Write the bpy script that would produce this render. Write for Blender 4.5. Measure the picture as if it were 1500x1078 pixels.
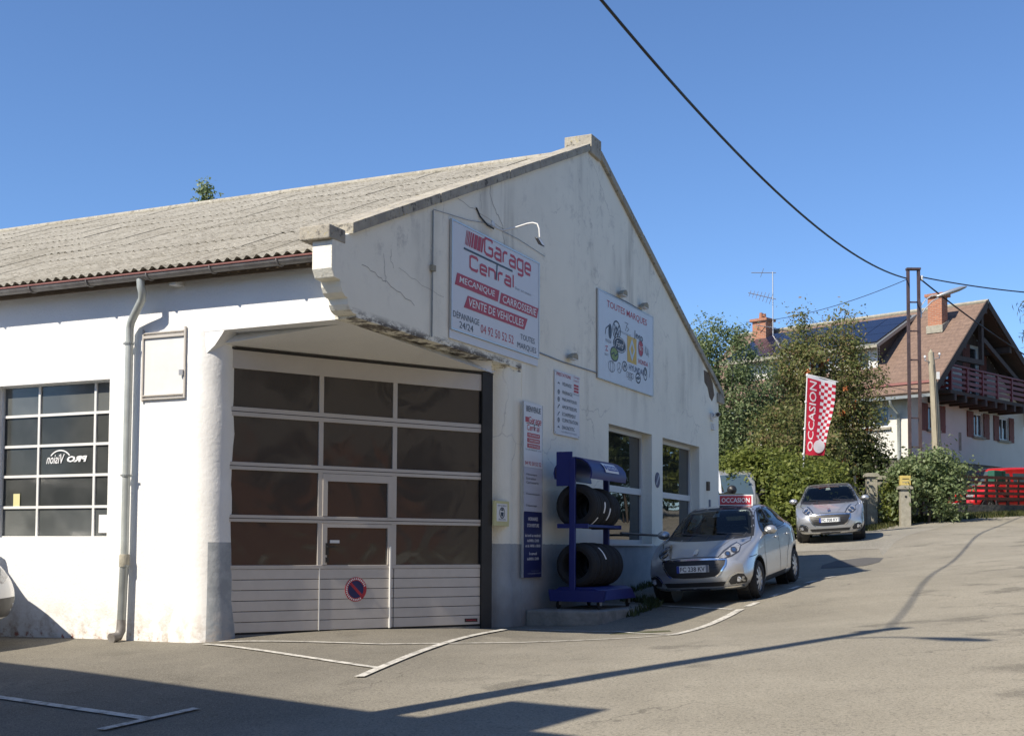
import bpy, bmesh, math, random
import numpy as np
from mathutils import Vector, Matrix
from mathutils.bvhtree import BVHTree
from mathutils.geometry import tessellate_polygon, delaunay_2d_cdt

random.seed(7)
for o in list(bpy.data.objects): bpy.data.objects.remove(o)
sc = bpy.context.scene
COL = sc.collection
R = math.radians

# ------------------------------------------------------------------ camera, sky, sun, exposure
PITCH = math.atan(95 / 1850.0); RHO = .005
cam_d = bpy.data.cameras.new('camera'); cam = bpy.data.objects.new('camera', cam_d); COL.objects.link(cam)
cam_d.sensor_width = 36; cam_d.lens = 36 * 1850 / 1500; cam_d.shift_y = 169 / 1500
cam_d.clip_start = .1; cam_d.clip_end = 2000
_f = Vector((0, math.cos(PITCH), math.sin(PITCH))); _u0 = Vector((0, -math.sin(PITCH), math.cos(PITCH))); _r0 = Vector((1, 0, 0))
_u = _u0 * math.cos(RHO) - _r0 * math.sin(RHO); _r = _r0 * math.cos(RHO) + _u0 * math.sin(RHO)
cam.matrix_world = Matrix(((_r.x, _u.x, -_f.x, 0), (_r.y, _u.y, -_f.y, 0), (_r.z, _u.z, -_f.z, 1.6), (0, 0, 0, 1)))
sc.camera = cam

PHI = R(52); ELEV = R(44.7)           # the light travels towards PHI (clockwise from +Y), sun behind left
world = bpy.data.worlds.new("World"); sc.world = world; world.use_nodes = True
wn = world.node_tree.nodes; wl = world.node_tree.links
sky = wn.new('ShaderNodeTexSky'); sky.sky_type = 'NISHITA'; sky.sun_disc = False
sky.sun_elevation = ELEV; sky.sun_rotation = PHI + math.pi
sky.altitude = 1500; sky.air_density = 1.0; sky.dust_density = 0.25; sky.ozone_density = 8.0
wn['Background'].inputs['Strength'].default_value = .13
wl.new(sky.outputs[0], wn['Background'].inputs['Color'])
sun_d = bpy.data.lights.new('sun', 'SUN'); sun_d.energy = 5.0; sun_d.angle = R(.53); sun_d.color = (1, .91, .77)
sun = bpy.data.objects.new('sun', sun_d); COL.objects.link(sun)
_t = Vector((math.sin(PHI) * math.cos(ELEV), math.cos(PHI) * math.cos(ELEV), -math.sin(ELEV)))
sun.rotation_euler = _t.to_track_quat('-Z', 'Y').to_euler(); sun.location = (-20, -20, 30)
sc.view_settings.view_transform = 'Standard'; sc.view_settings.look = 'None'
sc.view_settings.exposure = .45; sc.view_settings.gamma = 1; sc.view_settings.use_curve_mapping = False
sc.render.engine = 'CYCLES'

# ------------------------------------------------------------------ materials
def _set(n, k, v):
    if k in n.inputs: n.inputs[k].default_value = v
def mat(name, col, rough=.6, metal=0., var=0., vscale=4., bump=0., bscale=30., spec=.5, coat=0., col2=None, emit=0., stretch=None):
    m = bpy.data.materials.new(name); m.use_nodes = True
    nt = m.node_tree; N = nt.nodes; L = nt.links; b = N['Principled BSDF']
    b.inputs['Base Color'].default_value = (*col, 1); b.inputs['Roughness'].default_value = rough; b.inputs['Metallic'].default_value = metal
    _set(b, 'Specular IOR Level', spec); _set(b, 'Coat Weight', coat); _set(b, 'Coat Roughness', .04)
    if emit: _set(b, 'Emission Color', (*col, 1)); _set(b, 'Emission Strength', emit)
    if var or bump or col2:
        tc = N.new('ShaderNodeTexCoord'); mp = N.new('ShaderNodeMapping'); L.new(tc.outputs['Object'], mp.inputs['Vector'])
        if stretch: mp.inputs['Scale'].default_value = stretch
    if var or col2:
        n1 = N.new('ShaderNodeTexNoise'); n1.inputs['Scale'].default_value = vscale; n1.inputs['Detail'].default_value = 8; n1.inputs['Roughness'].default_value = .65
        L.new(mp.outputs[0], n1.inputs['Vector'])
        r = N.new('ShaderNodeValToRGB'); r.color_ramp.elements[0].position = .3; r.color_ramp.elements[1].position = .7
        c2 = col2 if col2 else tuple(c * (1 - var) for c in col)
        r.color_ramp.elements[0].color = (*c2, 1); r.color_ramp.elements[1].color = (*col, 1)
        L.new(n1.outputs['Fac'], r.inputs['Fac']); L.new(r.outputs['Color'], b.inputs['Base Color'])
    if bump:
        n2 = N.new('ShaderNodeTexNoise'); n2.inputs['Scale'].default_value = bscale; n2.inputs['Detail'].default_value = 5
        L.new(mp.outputs[0], n2.inputs['Vector'])
        bp = N.new('ShaderNodeBump'); bp.inputs['Strength'].default_value = bump; bp.inputs['Distance'].default_value = .02
        L.new(n2.outputs['Fac'], bp.inputs['Height']); L.new(bp.outputs[0], b.inputs['Normal'])
    return m

class NT:
    """tiny node helper for the few hand made materials"""
    def __init__(s, name, rough=.8):
        s.m = bpy.data.materials.new(name); s.m.use_nodes = True; s.nt = s.m.node_tree; s.N = s.nt.nodes; s.L = s.nt.links
        s.b = s.N['Principled BSDF']; s.b.inputs['Roughness'].default_value = rough
        s.tc = s.N.new('ShaderNodeTexCoord')
    def noise(s, scale, detail=6, stretch=None, rough=.6, coord='Object', dist=0.):
        n = s.N.new('ShaderNodeTexNoise'); n.inputs['Scale'].default_value = scale; n.inputs['Detail'].default_value = detail; n.inputs['Roughness'].default_value = rough
        n.inputs['Distortion'].default_value = dist
        if stretch:
            mp = s.N.new('ShaderNodeMapping'); mp.inputs['Scale'].default_value = stretch
            s.L.new(s.tc.outputs[coord], mp.inputs[0]); s.L.new(mp.outputs[0], n.inputs['Vector'])
        else: s.L.new(s.tc.outputs[coord], n.inputs['Vector'])
        return n.outputs['Fac']
    def voro(s, scale, stretch=(1, 1, 1), warp=.0):
        v = s.N.new('ShaderNodeTexVoronoi'); v.feature = 'DISTANCE_TO_EDGE'; v.inputs['Scale'].default_value = scale
        mp = s.N.new('ShaderNodeMapping'); mp.inputs['Scale'].default_value = stretch
        s.L.new(s.tc.outputs['Object'], mp.inputs[0])
        if warp:
            n = s.N.new('ShaderNodeTexNoise'); n.inputs['Scale'].default_value = 2.; n.inputs['Detail'].default_value = 6
            s.L.new(s.tc.outputs['Object'], n.inputs['Vector'])
            ad = s.N.new('ShaderNodeVectorMath'); ad.operation = 'MULTIPLY_ADD'
            s.L.new(n.outputs['Color'], ad.inputs[0]); ad.inputs[1].default_value = (warp,) * 3; s.L.new(mp.outputs[0], ad.inputs[2])
            s.L.new(ad.outputs[0], v.inputs['Vector'])
        else: s.L.new(mp.outputs[0], v.inputs['Vector'])
        return v.outputs['Distance']
    def ramp(s, fac, p0, p1, c0=0., c1=1.):
        r = s.N.new('ShaderNodeMapRange'); r.inputs['From Min'].default_value = p0; r.inputs['From Max'].default_value = p1
        r.inputs['To Min'].default_value = c0; r.inputs['To Max'].default_value = c1; s.L.new(fac, r.inputs['Value']); return r.outputs[0]
    def math(s, op, a, b_=None):
        n = s.N.new('ShaderNodeMath'); n.operation = op
        for i, v in enumerate((a, b_)):
            if v is None: continue
            if hasattr(v, 'links'): s.L.new(v, n.inputs[i])
            else: n.inputs[i].default_value = v
        return n.outputs[0]
    def mix(s, fac, a, b_):
        n = s.N.new('ShaderNodeMix'); n.data_type = 'RGBA'
        if hasattr(fac, 'links'): s.L.new(fac, n.inputs['Factor'])
        else: n.inputs['Factor'].default_value = fac
        for k, v in ((6, a), (7, b_)):
            if hasattr(v, 'links'): s.L.new(v, n.inputs[k])
            else: n.inputs[k].default_value = (*v, 1)
        return n.outputs[2]
    def axis(s, k, coord='Object'):
        x = s.N.new('ShaderNodeSeparateXYZ'); s.L.new(s.tc.outputs[coord], x.inputs[0]); return x.outputs[k]
    def color(s, c): s.L.new(c, s.b.inputs['Base Color'])
    def bump(s, h, st=.3, dist=.02):
        bp = s.N.new('ShaderNodeBump'); bp.inputs['Strength'].default_value = st; bp.inputs['Distance'].default_value = dist
        s.L.new(h, bp.inputs['Height']); s.L.new(bp.outputs[0], s.b.inputs['Normal'])

M = {}
# old painted render of the gable wall: yellowed patches, run-off streaks, hairline cracks, the grey plinth paint
a = NT('gable_paint', .85)
z = a.axis(2)
base = a.mix(a.ramp(a.noise(.7, 7), .35, .7), (.80, .775, .67), (.87, .84, .725))
streak = a.math('MULTIPLY', a.ramp(a.noise(2.2, 7, (1, 1, .12)), .48, .72), a.ramp(a.noise(.45, 3), .42, .58))
hi = a.ramp(z, 3.9, 5.4, .25, 1.)
base = a.mix(a.math('MULTIPLY', a.math('MULTIPLY', streak, .75), hi), base, (.36, .345, .30))
blot = a.math('MULTIPLY', a.ramp(a.noise(3.5, 9, None, .75), .52, .66), a.ramp(a.noise(.6, 2), .46, .62))
base = a.mix(a.math('MULTIPLY', a.math('MULTIPLY', blot, .65), hi), base, (.40, .39, .36))
crack = a.math('MULTIPLY', a.ramp(a.voro(.45, (1, 1.0, 1.4), .7), .002, .008, 1., 0.), a.ramp(a.noise(.55, 2, (1.2, 1, 1)), .52, .62))
base = a.mix(a.math('MULTIPLY', crack, .35), base, (.30, .29, .28))
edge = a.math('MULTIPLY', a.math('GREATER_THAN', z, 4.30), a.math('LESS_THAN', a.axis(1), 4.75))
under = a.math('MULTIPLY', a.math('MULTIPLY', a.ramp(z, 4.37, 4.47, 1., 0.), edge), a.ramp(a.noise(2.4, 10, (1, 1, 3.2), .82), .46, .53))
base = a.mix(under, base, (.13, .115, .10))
band = a.math('LESS_THAN', a.math('ADD', z, a.ramp(a.noise(6, 3), 0, 1, -.02, .02)), 1.67)
grey = a.mix(a.ramp(a.noise(2.5, 8), .35, .7), (.30, .325, .345), (.40, .425, .44))
low = a.ramp(a.math('ADD', z, a.ramp(a.noise(3, 6), 0, 1, -.35, .35)), .62, 1.05, .65, 0.)
grey = a.mix(low, grey, (.23, .215, .19))
a.color(a.mix(band, base, grey)); a.bump(a.noise(26, 6), .35, .02); M['gable'] = a.m
# sun side: bright white masonry paint, dirty splash zone at the foot
a = NT('white_render', .85); z = a.axis(2)
base = a.mix(a.ramp(a.noise(.9, 6), .35, .7), (.78, .78, .765), (.83, .825, .80))
foot = a.math('MULTIPLY', a.ramp(z, .36, .95, 1., 0.), a.ramp(a.noise(4.5, 8, None, .7), .45, .60))
base = a.mix(a.math('MULTIPLY', foot, .8), base, (.40, .33, .25))
red = a.math('MULTIPLY', a.ramp(z, .40, .58, 1., 0.), a.ramp(a.noise(9, 8, None, .7), .56, .62))
base = a.mix(red, base, (.34, .13, .09))
a.color(base); a.bump(a.noise(30, 7), .45, .02); M['white'] = a.m
a = NT('pillar_render', .9); z = a.axis(2); x = a.axis(0); y = a.axis(1)
base = a.mix(a.ramp(a.noise(2, 6), .35, .7), (.76, .75, .72), (.82, .81, .78))
side = a.math('GREATER_THAN', a.math('ADD', x, a.math('MULTIPLY', y, .6)), -2.16)
band = a.math('MULTIPLY', a.math('LESS_THAN', z, 1.66), side)
base = a.mix(band, base, a.mix(a.ramp(a.noise(5, 8), .4, .7), (.30, .32, .335), (.46, .475, .48)))
foot = a.math('MULTIPLY', a.ramp(z, .35, .9, 1., 0.), a.ramp(a.noise(5, 8, None, .7), .47, .6))
base = a.mix(a.math('MULTIPLY', foot, .75), base, (.42, .34, .27))
a.color(base); a.bump(a.noise(16, 5), .3, .02); M['pillar'] = a.m
# fibre cement roof with lichen
a = NT('fibre_cement', .95)
base = a.mix(a.ramp(a.noise(1.2, 6, None, .7, 'Generated'), .35, .65), (.37, .345, .285), (.45, .42, .345))
oi = a.N.new('ShaderNodeObjectInfo'); mp_ = a.N.new('ShaderNodeVectorMath'); mp_.operation = 'MULTIPLY_ADD'; a.L.new(a.tc.outputs['Object'], mp_.inputs[0]); mp_.inputs[1].default_value = (1, 1, 1); a.L.new(oi.outputs['Location'], mp_.inputs[2])
def rn(sc_, det, rg):
    n_ = a.N.new('ShaderNodeTexNoise'); n_.inputs['Scale'].default_value = sc_; n_.inputs['Detail'].default_value = det; n_.inputs['Roughness'].default_value = rg; a.L.new(mp_.outputs[0], n_.inputs['Vector']); return n_.outputs['Fac']
base = a.mix(a.ramp(oi.outputs['Random'], 0, 1, 0., .28), base, (.27, .245, .195))
base = a.mix(a.math('MULTIPLY', a.ramp(rn(.8, 6, .7), .46, .66), .55), base, (.25, .225, .17))
base = a.mix(a.math('MULTIPLY', a.ramp(rn(9, 9, .8), .50, .60), .75), base, (.17, .15, .115))
base = a.mix(a.ramp(rn(17, 8, .75), .57, .64), base, (.56, .52, .43))
a.color(base); a.bump(a.noise(60, 6), .5, .01); M['roof'] = a.m
a = NT('lichen_concrete', .95)
base = a.mix(a.ramp(a.noise(3, 8), .35, .65), (.30, .275, .23), (.42, .385, .31))
base = a.mix(a.ramp(a.noise(9, 8, None, .75), .54, .64), base, (.10, .092, .08))
base = a.mix(a.ramp(a.noise(16, 7), .60, .70), base, (.40, .33, .12))
a.color(base); a.bump(a.noise(30, 7), .6, .02); M['coping'] = a.m
# asphalt
def asphalt(name, c0, c1, dark, worn):
    a = NT(name, .9); a.b.inputs['Specular IOR Level'].default_value = .3
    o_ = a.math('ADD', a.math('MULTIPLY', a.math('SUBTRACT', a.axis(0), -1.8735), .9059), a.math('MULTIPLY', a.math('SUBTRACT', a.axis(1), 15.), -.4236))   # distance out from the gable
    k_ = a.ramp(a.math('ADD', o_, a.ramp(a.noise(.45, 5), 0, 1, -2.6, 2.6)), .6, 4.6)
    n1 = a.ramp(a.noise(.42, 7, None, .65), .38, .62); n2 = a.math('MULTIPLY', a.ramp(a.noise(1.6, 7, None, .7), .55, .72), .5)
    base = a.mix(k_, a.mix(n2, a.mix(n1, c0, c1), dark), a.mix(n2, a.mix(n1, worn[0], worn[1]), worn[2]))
    spot = a.math('MULTIPLY', a.ramp(a.noise(1.05, 5, None, .6), .57, .66), a.ramp(a.noise(.22, 2), .44, .54))      # oil and damp stains
    base = a.mix(a.math('MULTIPLY', spot, .55), base, tuple(c * .45 for c in c0))
    pale = a.math('MULTIPLY', a.ramp(a.noise(.9, 8, (1, .35, 1), .7), .58, .70), .35); base = a.mix(pale, base, tuple(min(1, c * 1.25) for c in worn[1]))
    stone = a.ramp(a.noise(95, 3), .42, .66)
    base = a.mix(a.math('MULTIPLY', stone, .5), base, tuple(min(1, c * 1.5) for c in worn[1]))
    base = a.mix(a.math('MULTIPLY', a.ramp(a.noise(40, 4, None, .7), .50, .64), .5), base, tuple(c * .5 for c in c0))
    crack = a.math('MULTIPLY', a.ramp(a.voro(.33, (1, 1, 1), .9), .001, .006, 1., 0.), a.ramp(a.noise(.3, 2), .50, .58))
    base = a.mix(a.math('MULTIPLY', crack, .45), base, tuple(c * .35 for c in c0))
    a.color(base); a.bump(a.noise(110, 4), .5, .012); return a.m
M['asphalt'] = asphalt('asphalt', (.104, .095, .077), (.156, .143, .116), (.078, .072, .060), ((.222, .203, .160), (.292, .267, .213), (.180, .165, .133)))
M['road'] = M['asphalt']
M['patch'] = mat('fresh_asphalt', (.105, .10, .094), .9, var=.25, vscale=20, bump=.4, bscale=100)
a = NT('gravel_soil', .95)
base = a.mix(a.ramp(a.noise(.6, 5), .4, .6), (.20, .185, .15), (.27, .25, .205)); base = a.mix(a.ramp(a.noise(30, 5), .45, .62), base, (.34, .32, .27))
a.color(base); a.bump(a.noise(60, 5), .9, .03); M['gravel'] = a.m
a = NT('verge_soil', .95)
base = a.mix(a.ramp(a.noise(.5, 6), .4, .6), (.055, .065, .025), (.13, .115, .065)); a.color(base); a.bump(a.noise(20, 6), .8, .05); M['soil'] = a.m
a = NT('worn_line_paint', .8)
base = a.mix(a.ramp(a.noise(8, 9, None, .8), .46, .62), (.60, .575, .51), (.19, .178, .15)); a.color(base); M['line'] = a.m
M['concrete'] = mat('concrete', (.33, .31, .27), .95, var=.45, vscale=5, bump=.6, bscale=25)
M['pale_concrete'] = mat('pale_concrete', (.40, .375, .30), .95, var=.4, vscale=6, bump=.5, bscale=30)
M['zinc'] = mat('zinc', (.36, .38, .37), .45, .55, var=.3, vscale=5)
M['pipe_zinc'] = mat('painted_downpipe', (.52, .55, .52), .45, .35, var=.25, vscale=4)
M['rusty_zinc'] = mat('old_gutter', (.30, .29, .275), .6, .3, var=.4, vscale=6, col2=(.17, .15, .14))
M['copper'] = mat('gutter_lip', (.32, .14, .12), .6, .2, var=.3, vscale=8)
M['alu'] = mat('door_aluminium', (.56, .52, .47), .5, .1, var=.12, vscale=2)
M['alu_panel'] = mat('door_panel', (.62, .57, .51), .5, 0, var=.12, vscale=3, bump=.05, bscale=200)
M['dark_frame'] = mat('dark_steel', (.045, .045, .045), .55, .3, var=.3)
M['white_frame'] = mat('white_frame', (.72, .72, .70), .5, var=.1)
M['upvc'] = mat('window_upvc', (.62, .63, .62), .45)
M['timber'] = mat('old_timber', (.16, .12, .085), .9, var=.4, vscale=5, bump=.4)
M['black'] = mat('black_rubber', (.022, .022, .023), .75, var=.3, vscale=20)
M['black_pl'] = mat('black_plastic', (.02, .02, .021), .45)
M['paper'] = mat('paper', (.78, .77, .74), .9)
M['yellow_paper'] = mat('yellow_paper', (.62, .58, .30), .9)
M['board'] = mat('sign_board', (.66, .67, .70), .45, var=.06, vscale=2)
M['board2'] = mat('sign_board_blue_white', (.62, .68, .74), .45, var=.06, vscale=2)
M['board3'] = mat('sign_board_lower', (.47, .49, .57), .45)
M['red'] = mat('sign_red', (.42, .025, .045), .5)
M['red2'] = mat('lettering_red', (.45, .03, .05), .5)
M['ink'] = mat('sign_ink', (.022, .03, .05), .5)
M['greyink'] = mat('sign_grey_ink', (.20, .22, .26), .5)
M['navy'] = mat('sign_navy', (.012, .018, .10), .4)
M['blue'] = mat('rack_blue', (.009, .018, .15), .45, 0, var=.15)
M['blue_sign'] = mat('sign_blue', (.02, .05, .30), .4)
M['lime'] = mat('logo_green', (.20, .28, .06), .5)
M['yellow'] = mat('logo_yellow', (.62, .40, .06), .5)
M['white_print'] = mat('white_print', (.76, .76, .76), .5)
M['chrome'] = mat('chrome', (.75, .75, .76), .12, 1.)
M['steel'] = mat('galvanised', (.5, .5, .5), .4, .7)
M['pole_steel'] = mat('rusty_pole_paint', (.095, .062, .065), .7, .1, var=.45, vscale=7, col2=(.045, .03, .03))
M['pole_wood'] = mat('weathered_pole', (.42, .37, .27), .95, var=.35, vscale=4, bump=.5, bscale=14, stretch=(3, 3, .5))
M['crack'] = mat('hairline_crack', (.40, .385, .36), .9, var=.3, vscale=9)
M['cable'] = mat('cable', (.018, .02, .024), .6)
# car materials
M['silver'] = mat('silver_paint', (.49, .50, .51), .34, .7, coat=.8)
M['wpaint'] = mat('white_paint', (.75, .76, .76), .3, 0, coat=1.)
M['gpaint'] = mat('grey_silver_paint', (.42, .43, .45), .36, .6, coat=1.)
M['rpaint'] = mat('red_paint', (.56, .018, .022), .35, 0, coat=1.)
M['carglass'] = mat('car_glass', (.018, .021, .025), .03, 0, spec=.75)
M['vanglass'] = mat('van_glass', (.055, .085, .105), .04, 0, spec=1.)  # sky reflection mixed into the base colour as blue
M['lens'] = mat('headlight_lens', (.55, .56, .58), .12, .3, coat=1., var=.8, vscale=18)
M['lens_dark'] = mat('headlight_bezel', (.05, .05, .055), .2, .2, coat=1.)
M['tail'] = mat('tail_light', (.45, .01, .01), .15, 0, coat=1.)
M['tyre'] = mat('tyre', (.020, .020, .021), .85, bump=.3, bscale=80)
M['rim'] = mat('alloy', (.45, .45, .46), .35, .8)
M['plate'] = mat('plate_white', (.74, .76, .76), .5)
# glass of the garage: dark panes that mirror the street in slightly wavy sheets
def wavy(name, col, strength, scale, spec=1., rough=.02, dist=.03):
    a = NT(name, rough); a.b.inputs['Base Color'].default_value = (*col, 1); a.b.inputs['IOR'].default_value = 1.75; a.b.inputs['Specular IOR Level'].default_value = .5
    a.bump(a.noise(scale, 1.5, None, .4, dist=1.2), strength, dist); return a.m
M['door_glass'] = wavy('acrylic_pane', (.046, .042, .038), .28, 1.5, rough=.11, dist=.05)
a = NT('workshop_glass', .12)
a.color(a.mix(a.ramp(a.noise(.9, 3), .4, .6), (.075, .082, .082), (.125, .132, .128))); M['shop_glass'] = a.m
M['win_glass'] = wavy('window_glass', (.02, .023, .024), .15, .8)
M['pane_glass'] = mat('house_glass', (.03, .033, .036), .05, 0, spec=.8)
a = NT('clear_car_glass'); N_ = a.N; a.nt.nodes.remove(a.b)
tr_ = N_.new('ShaderNodeBsdfTransparent'); tr_.inputs[0].default_value = (.42, .47, .46, 1); gl_ = N_.new('ShaderNodeBsdfGlossy'); gl_.inputs['Roughness'].default_value = .02
fr_ = N_.new('ShaderNodeFresnel'); fr_.inputs[0].default_value = 1.55; mx_ = N_.new('ShaderNodeMixShader'); a.L.new(fr_.outputs[0], mx_.inputs[0]); a.L.new(tr_.outputs[0], mx_.inputs[1]); a.L.new(gl_.outputs[0], mx_.inputs[2]); a.L.new(mx_.outputs[0], N_['Material Output'].inputs['Surface'])
M['clearglass'] = a.m
M['trim'] = mat('cabin_trim', (.045, .045, .048), .8); M['seat'] = mat('seat_cloth', (.075, .077, .082), .9)
# house
M['house_wall'] = mat('house_render', (.70, .68, .62), .9, var=.1, vscale=1.2, bump=.3, bscale=20)
M['shutter'] = mat('shutter_red_brown', (.20, .062, .045), .7, var=.2, vscale=6)
M['balcony'] = mat('balcony_red', (.20, .035, .04), .6, var=.25, vscale=4)
M['dark_wood'] = mat('dark_wood', (.078, .053, .042), .8, var=.3, vscale=5)
M['house_stone'] = mat('base_stone', (.22, .20, .165), .95, col2=(.09, .085, .075), vscale=5, bump=.9, bscale=6)
a = NT('flat_roof_tiles', .85)
v = a.axis(1); tl = a.math('FRACT', a.math('MULTIPLY', v, 3.6))
base = a.mix(a.ramp(a.noise(2.3, 7, None, .7), .35, .65), (.165, .108, .078), (.225, .150, .112))
base = a.mix(a.ramp(a.noise(11, 4, (1, .4, 1)), .45, .7), base, (.135, .09, .07))
base = a.mix(a.ramp(tl, .0, .16, .55, 0.), base, (.07, .045, .035)); a.color(base)
a.bump(tl, .6, .05); M['tiles'] = a.m
a = NT('chimney_brick', .9)
br = a.N.new('ShaderNodeTexBrick'); mp = a.N.new('ShaderNodeMapping'); mp.inputs['Rotation'].default_value = (R(90), 0, 0)
ad = a.N.new('ShaderNodeVectorMath'); sx = a.N.new('ShaderNodeSeparateXYZ'); cx = a.N.new('ShaderNodeCombineXYZ'); a.L.new(a.tc.outputs['Object'], sx.inputs[0])
sm = a.math('ADD', sx.outputs[0], sx.outputs[1]); a.L.new(sm, cx.inputs[0]); a.L.new(sx.outputs[2], cx.inputs[1]); a.L.new(cx.outputs[0], br.inputs['Vector'])
br.inputs['Scale'].default_value = 1.; br.inputs['Brick Width'].default_value = .23; br.inputs['Row Height'].default_value = .075; br.inputs['Mortar Size'].default_value = .008
br.inputs['Color1'].default_value = (.40, .16, .085, 1); br.inputs['Color2'].default_value = (.30, .115, .065, 1); br.inputs['Mortar'].default_value = (.34, .26, .20, 1)
a.color(br.outputs['Color']); M['brick'] = a.m
M['solar'] = mat('solar_panel', (.012, .016, .04), .16, 0, spec=.7)
M['solar_frame'] = mat('solar_edge', (.30, .32, .33), .4, .5)
M['ochre'] = mat('ochre_facade', (.29, .235, .18), .9, var=.3, vscale=1, bump=.2)
M['fence_wood'] = mat('fence_wood', (.135, .055, .040), .85, var=.35, vscale=6, bump=.3)
M['beige'] = mat('beige_wall', (.42, .34, .17), .9, var=.2, vscale=3, bump=.3)
M['brick_red'] = mat('dull_red_facade', (.36, .16, .09), .9, var=.35, vscale=1.2)
M['green_box'] = mat('green_box', (.02, .10, .065), .6)
M['mailbox'] = mat('yellow_box', (.60, .46, .14), .6, var=.2, vscale=12)
M['bark'] = mat('bark', (.12, .095, .07), .95, var=.4, vscale=8, bump=.6)

def leafmat(name, cols, trans=.3, rough=.55):
    m = bpy.data.materials.new(name); m.use_nodes = True; N = m.node_tree.nodes; L = m.node_tree.links
    b = N['Principled BSDF']; b.inputs['Roughness'].default_value = rough; b.inputs['Specular IOR Level'].default_value = .35
    g_ = N.new('ShaderNodeNewGeometry'); r = N.new('ShaderNodeValToRGB'); e = r.color_ramp.elements
    while len(e) < len(cols): e.new(.5)
    for i, c in enumerate(cols): e[i].position = i / (len(cols) - 1); e[i].color = (*c, 1)
    L.new(g_.outputs['Random Per Island'], r.inputs['Fac']); L.new(r.outputs[0], b.inputs['Base Color'])
    t = N.new('ShaderNodeBsdfTranslucent'); L.new(r.outputs[0], t.inputs['Color'])
    mx = N.new('ShaderNodeMixShader'); mx.inputs[0].default_value = trans
    L.new(b.outputs[0], mx.inputs[1]); L.new(t.outputs[0], mx.inputs[2]); L.new(mx.outputs[0], N['Material Output'].inputs['Surface'])
    return m
M['leaf_grey'] = leafmat('leaf_grey_green', [(.11, .155, .065), (.20, .26, .11), (.33, .38, .21)], .45)
M['leaf_rowan'] = leafmat('leaf_rowan', [(.12, .155, .05), (.18, .205, .07), (.24, .245, .09), (.28, .19, .11)], .45)
M['berry'] = leafmat('berry_orange', [(.34, .09, .03), (.42, .15, .05)], .05)
M['leaf_hedge'] = leafmat('leaf_bright', [(.10, .13, .028), (.17, .205, .042), (.26, .29, .07)], .48)
M['leaf_dark'] = leafmat('leaf_dark', [(.035, .048, .018), (.06, .08, .027), (.095, .115, .04)])
M['leaf_pine'] = leafmat('leaf_pine', [(.04, .055, .032), (.075, .09, .055), (.10, .11, .075)], .15)
M['grass'] = leafmat('grass_blades', [(.05, .07, .018), (.10, .115, .035), (.17, .155, .06)], .35)

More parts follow.
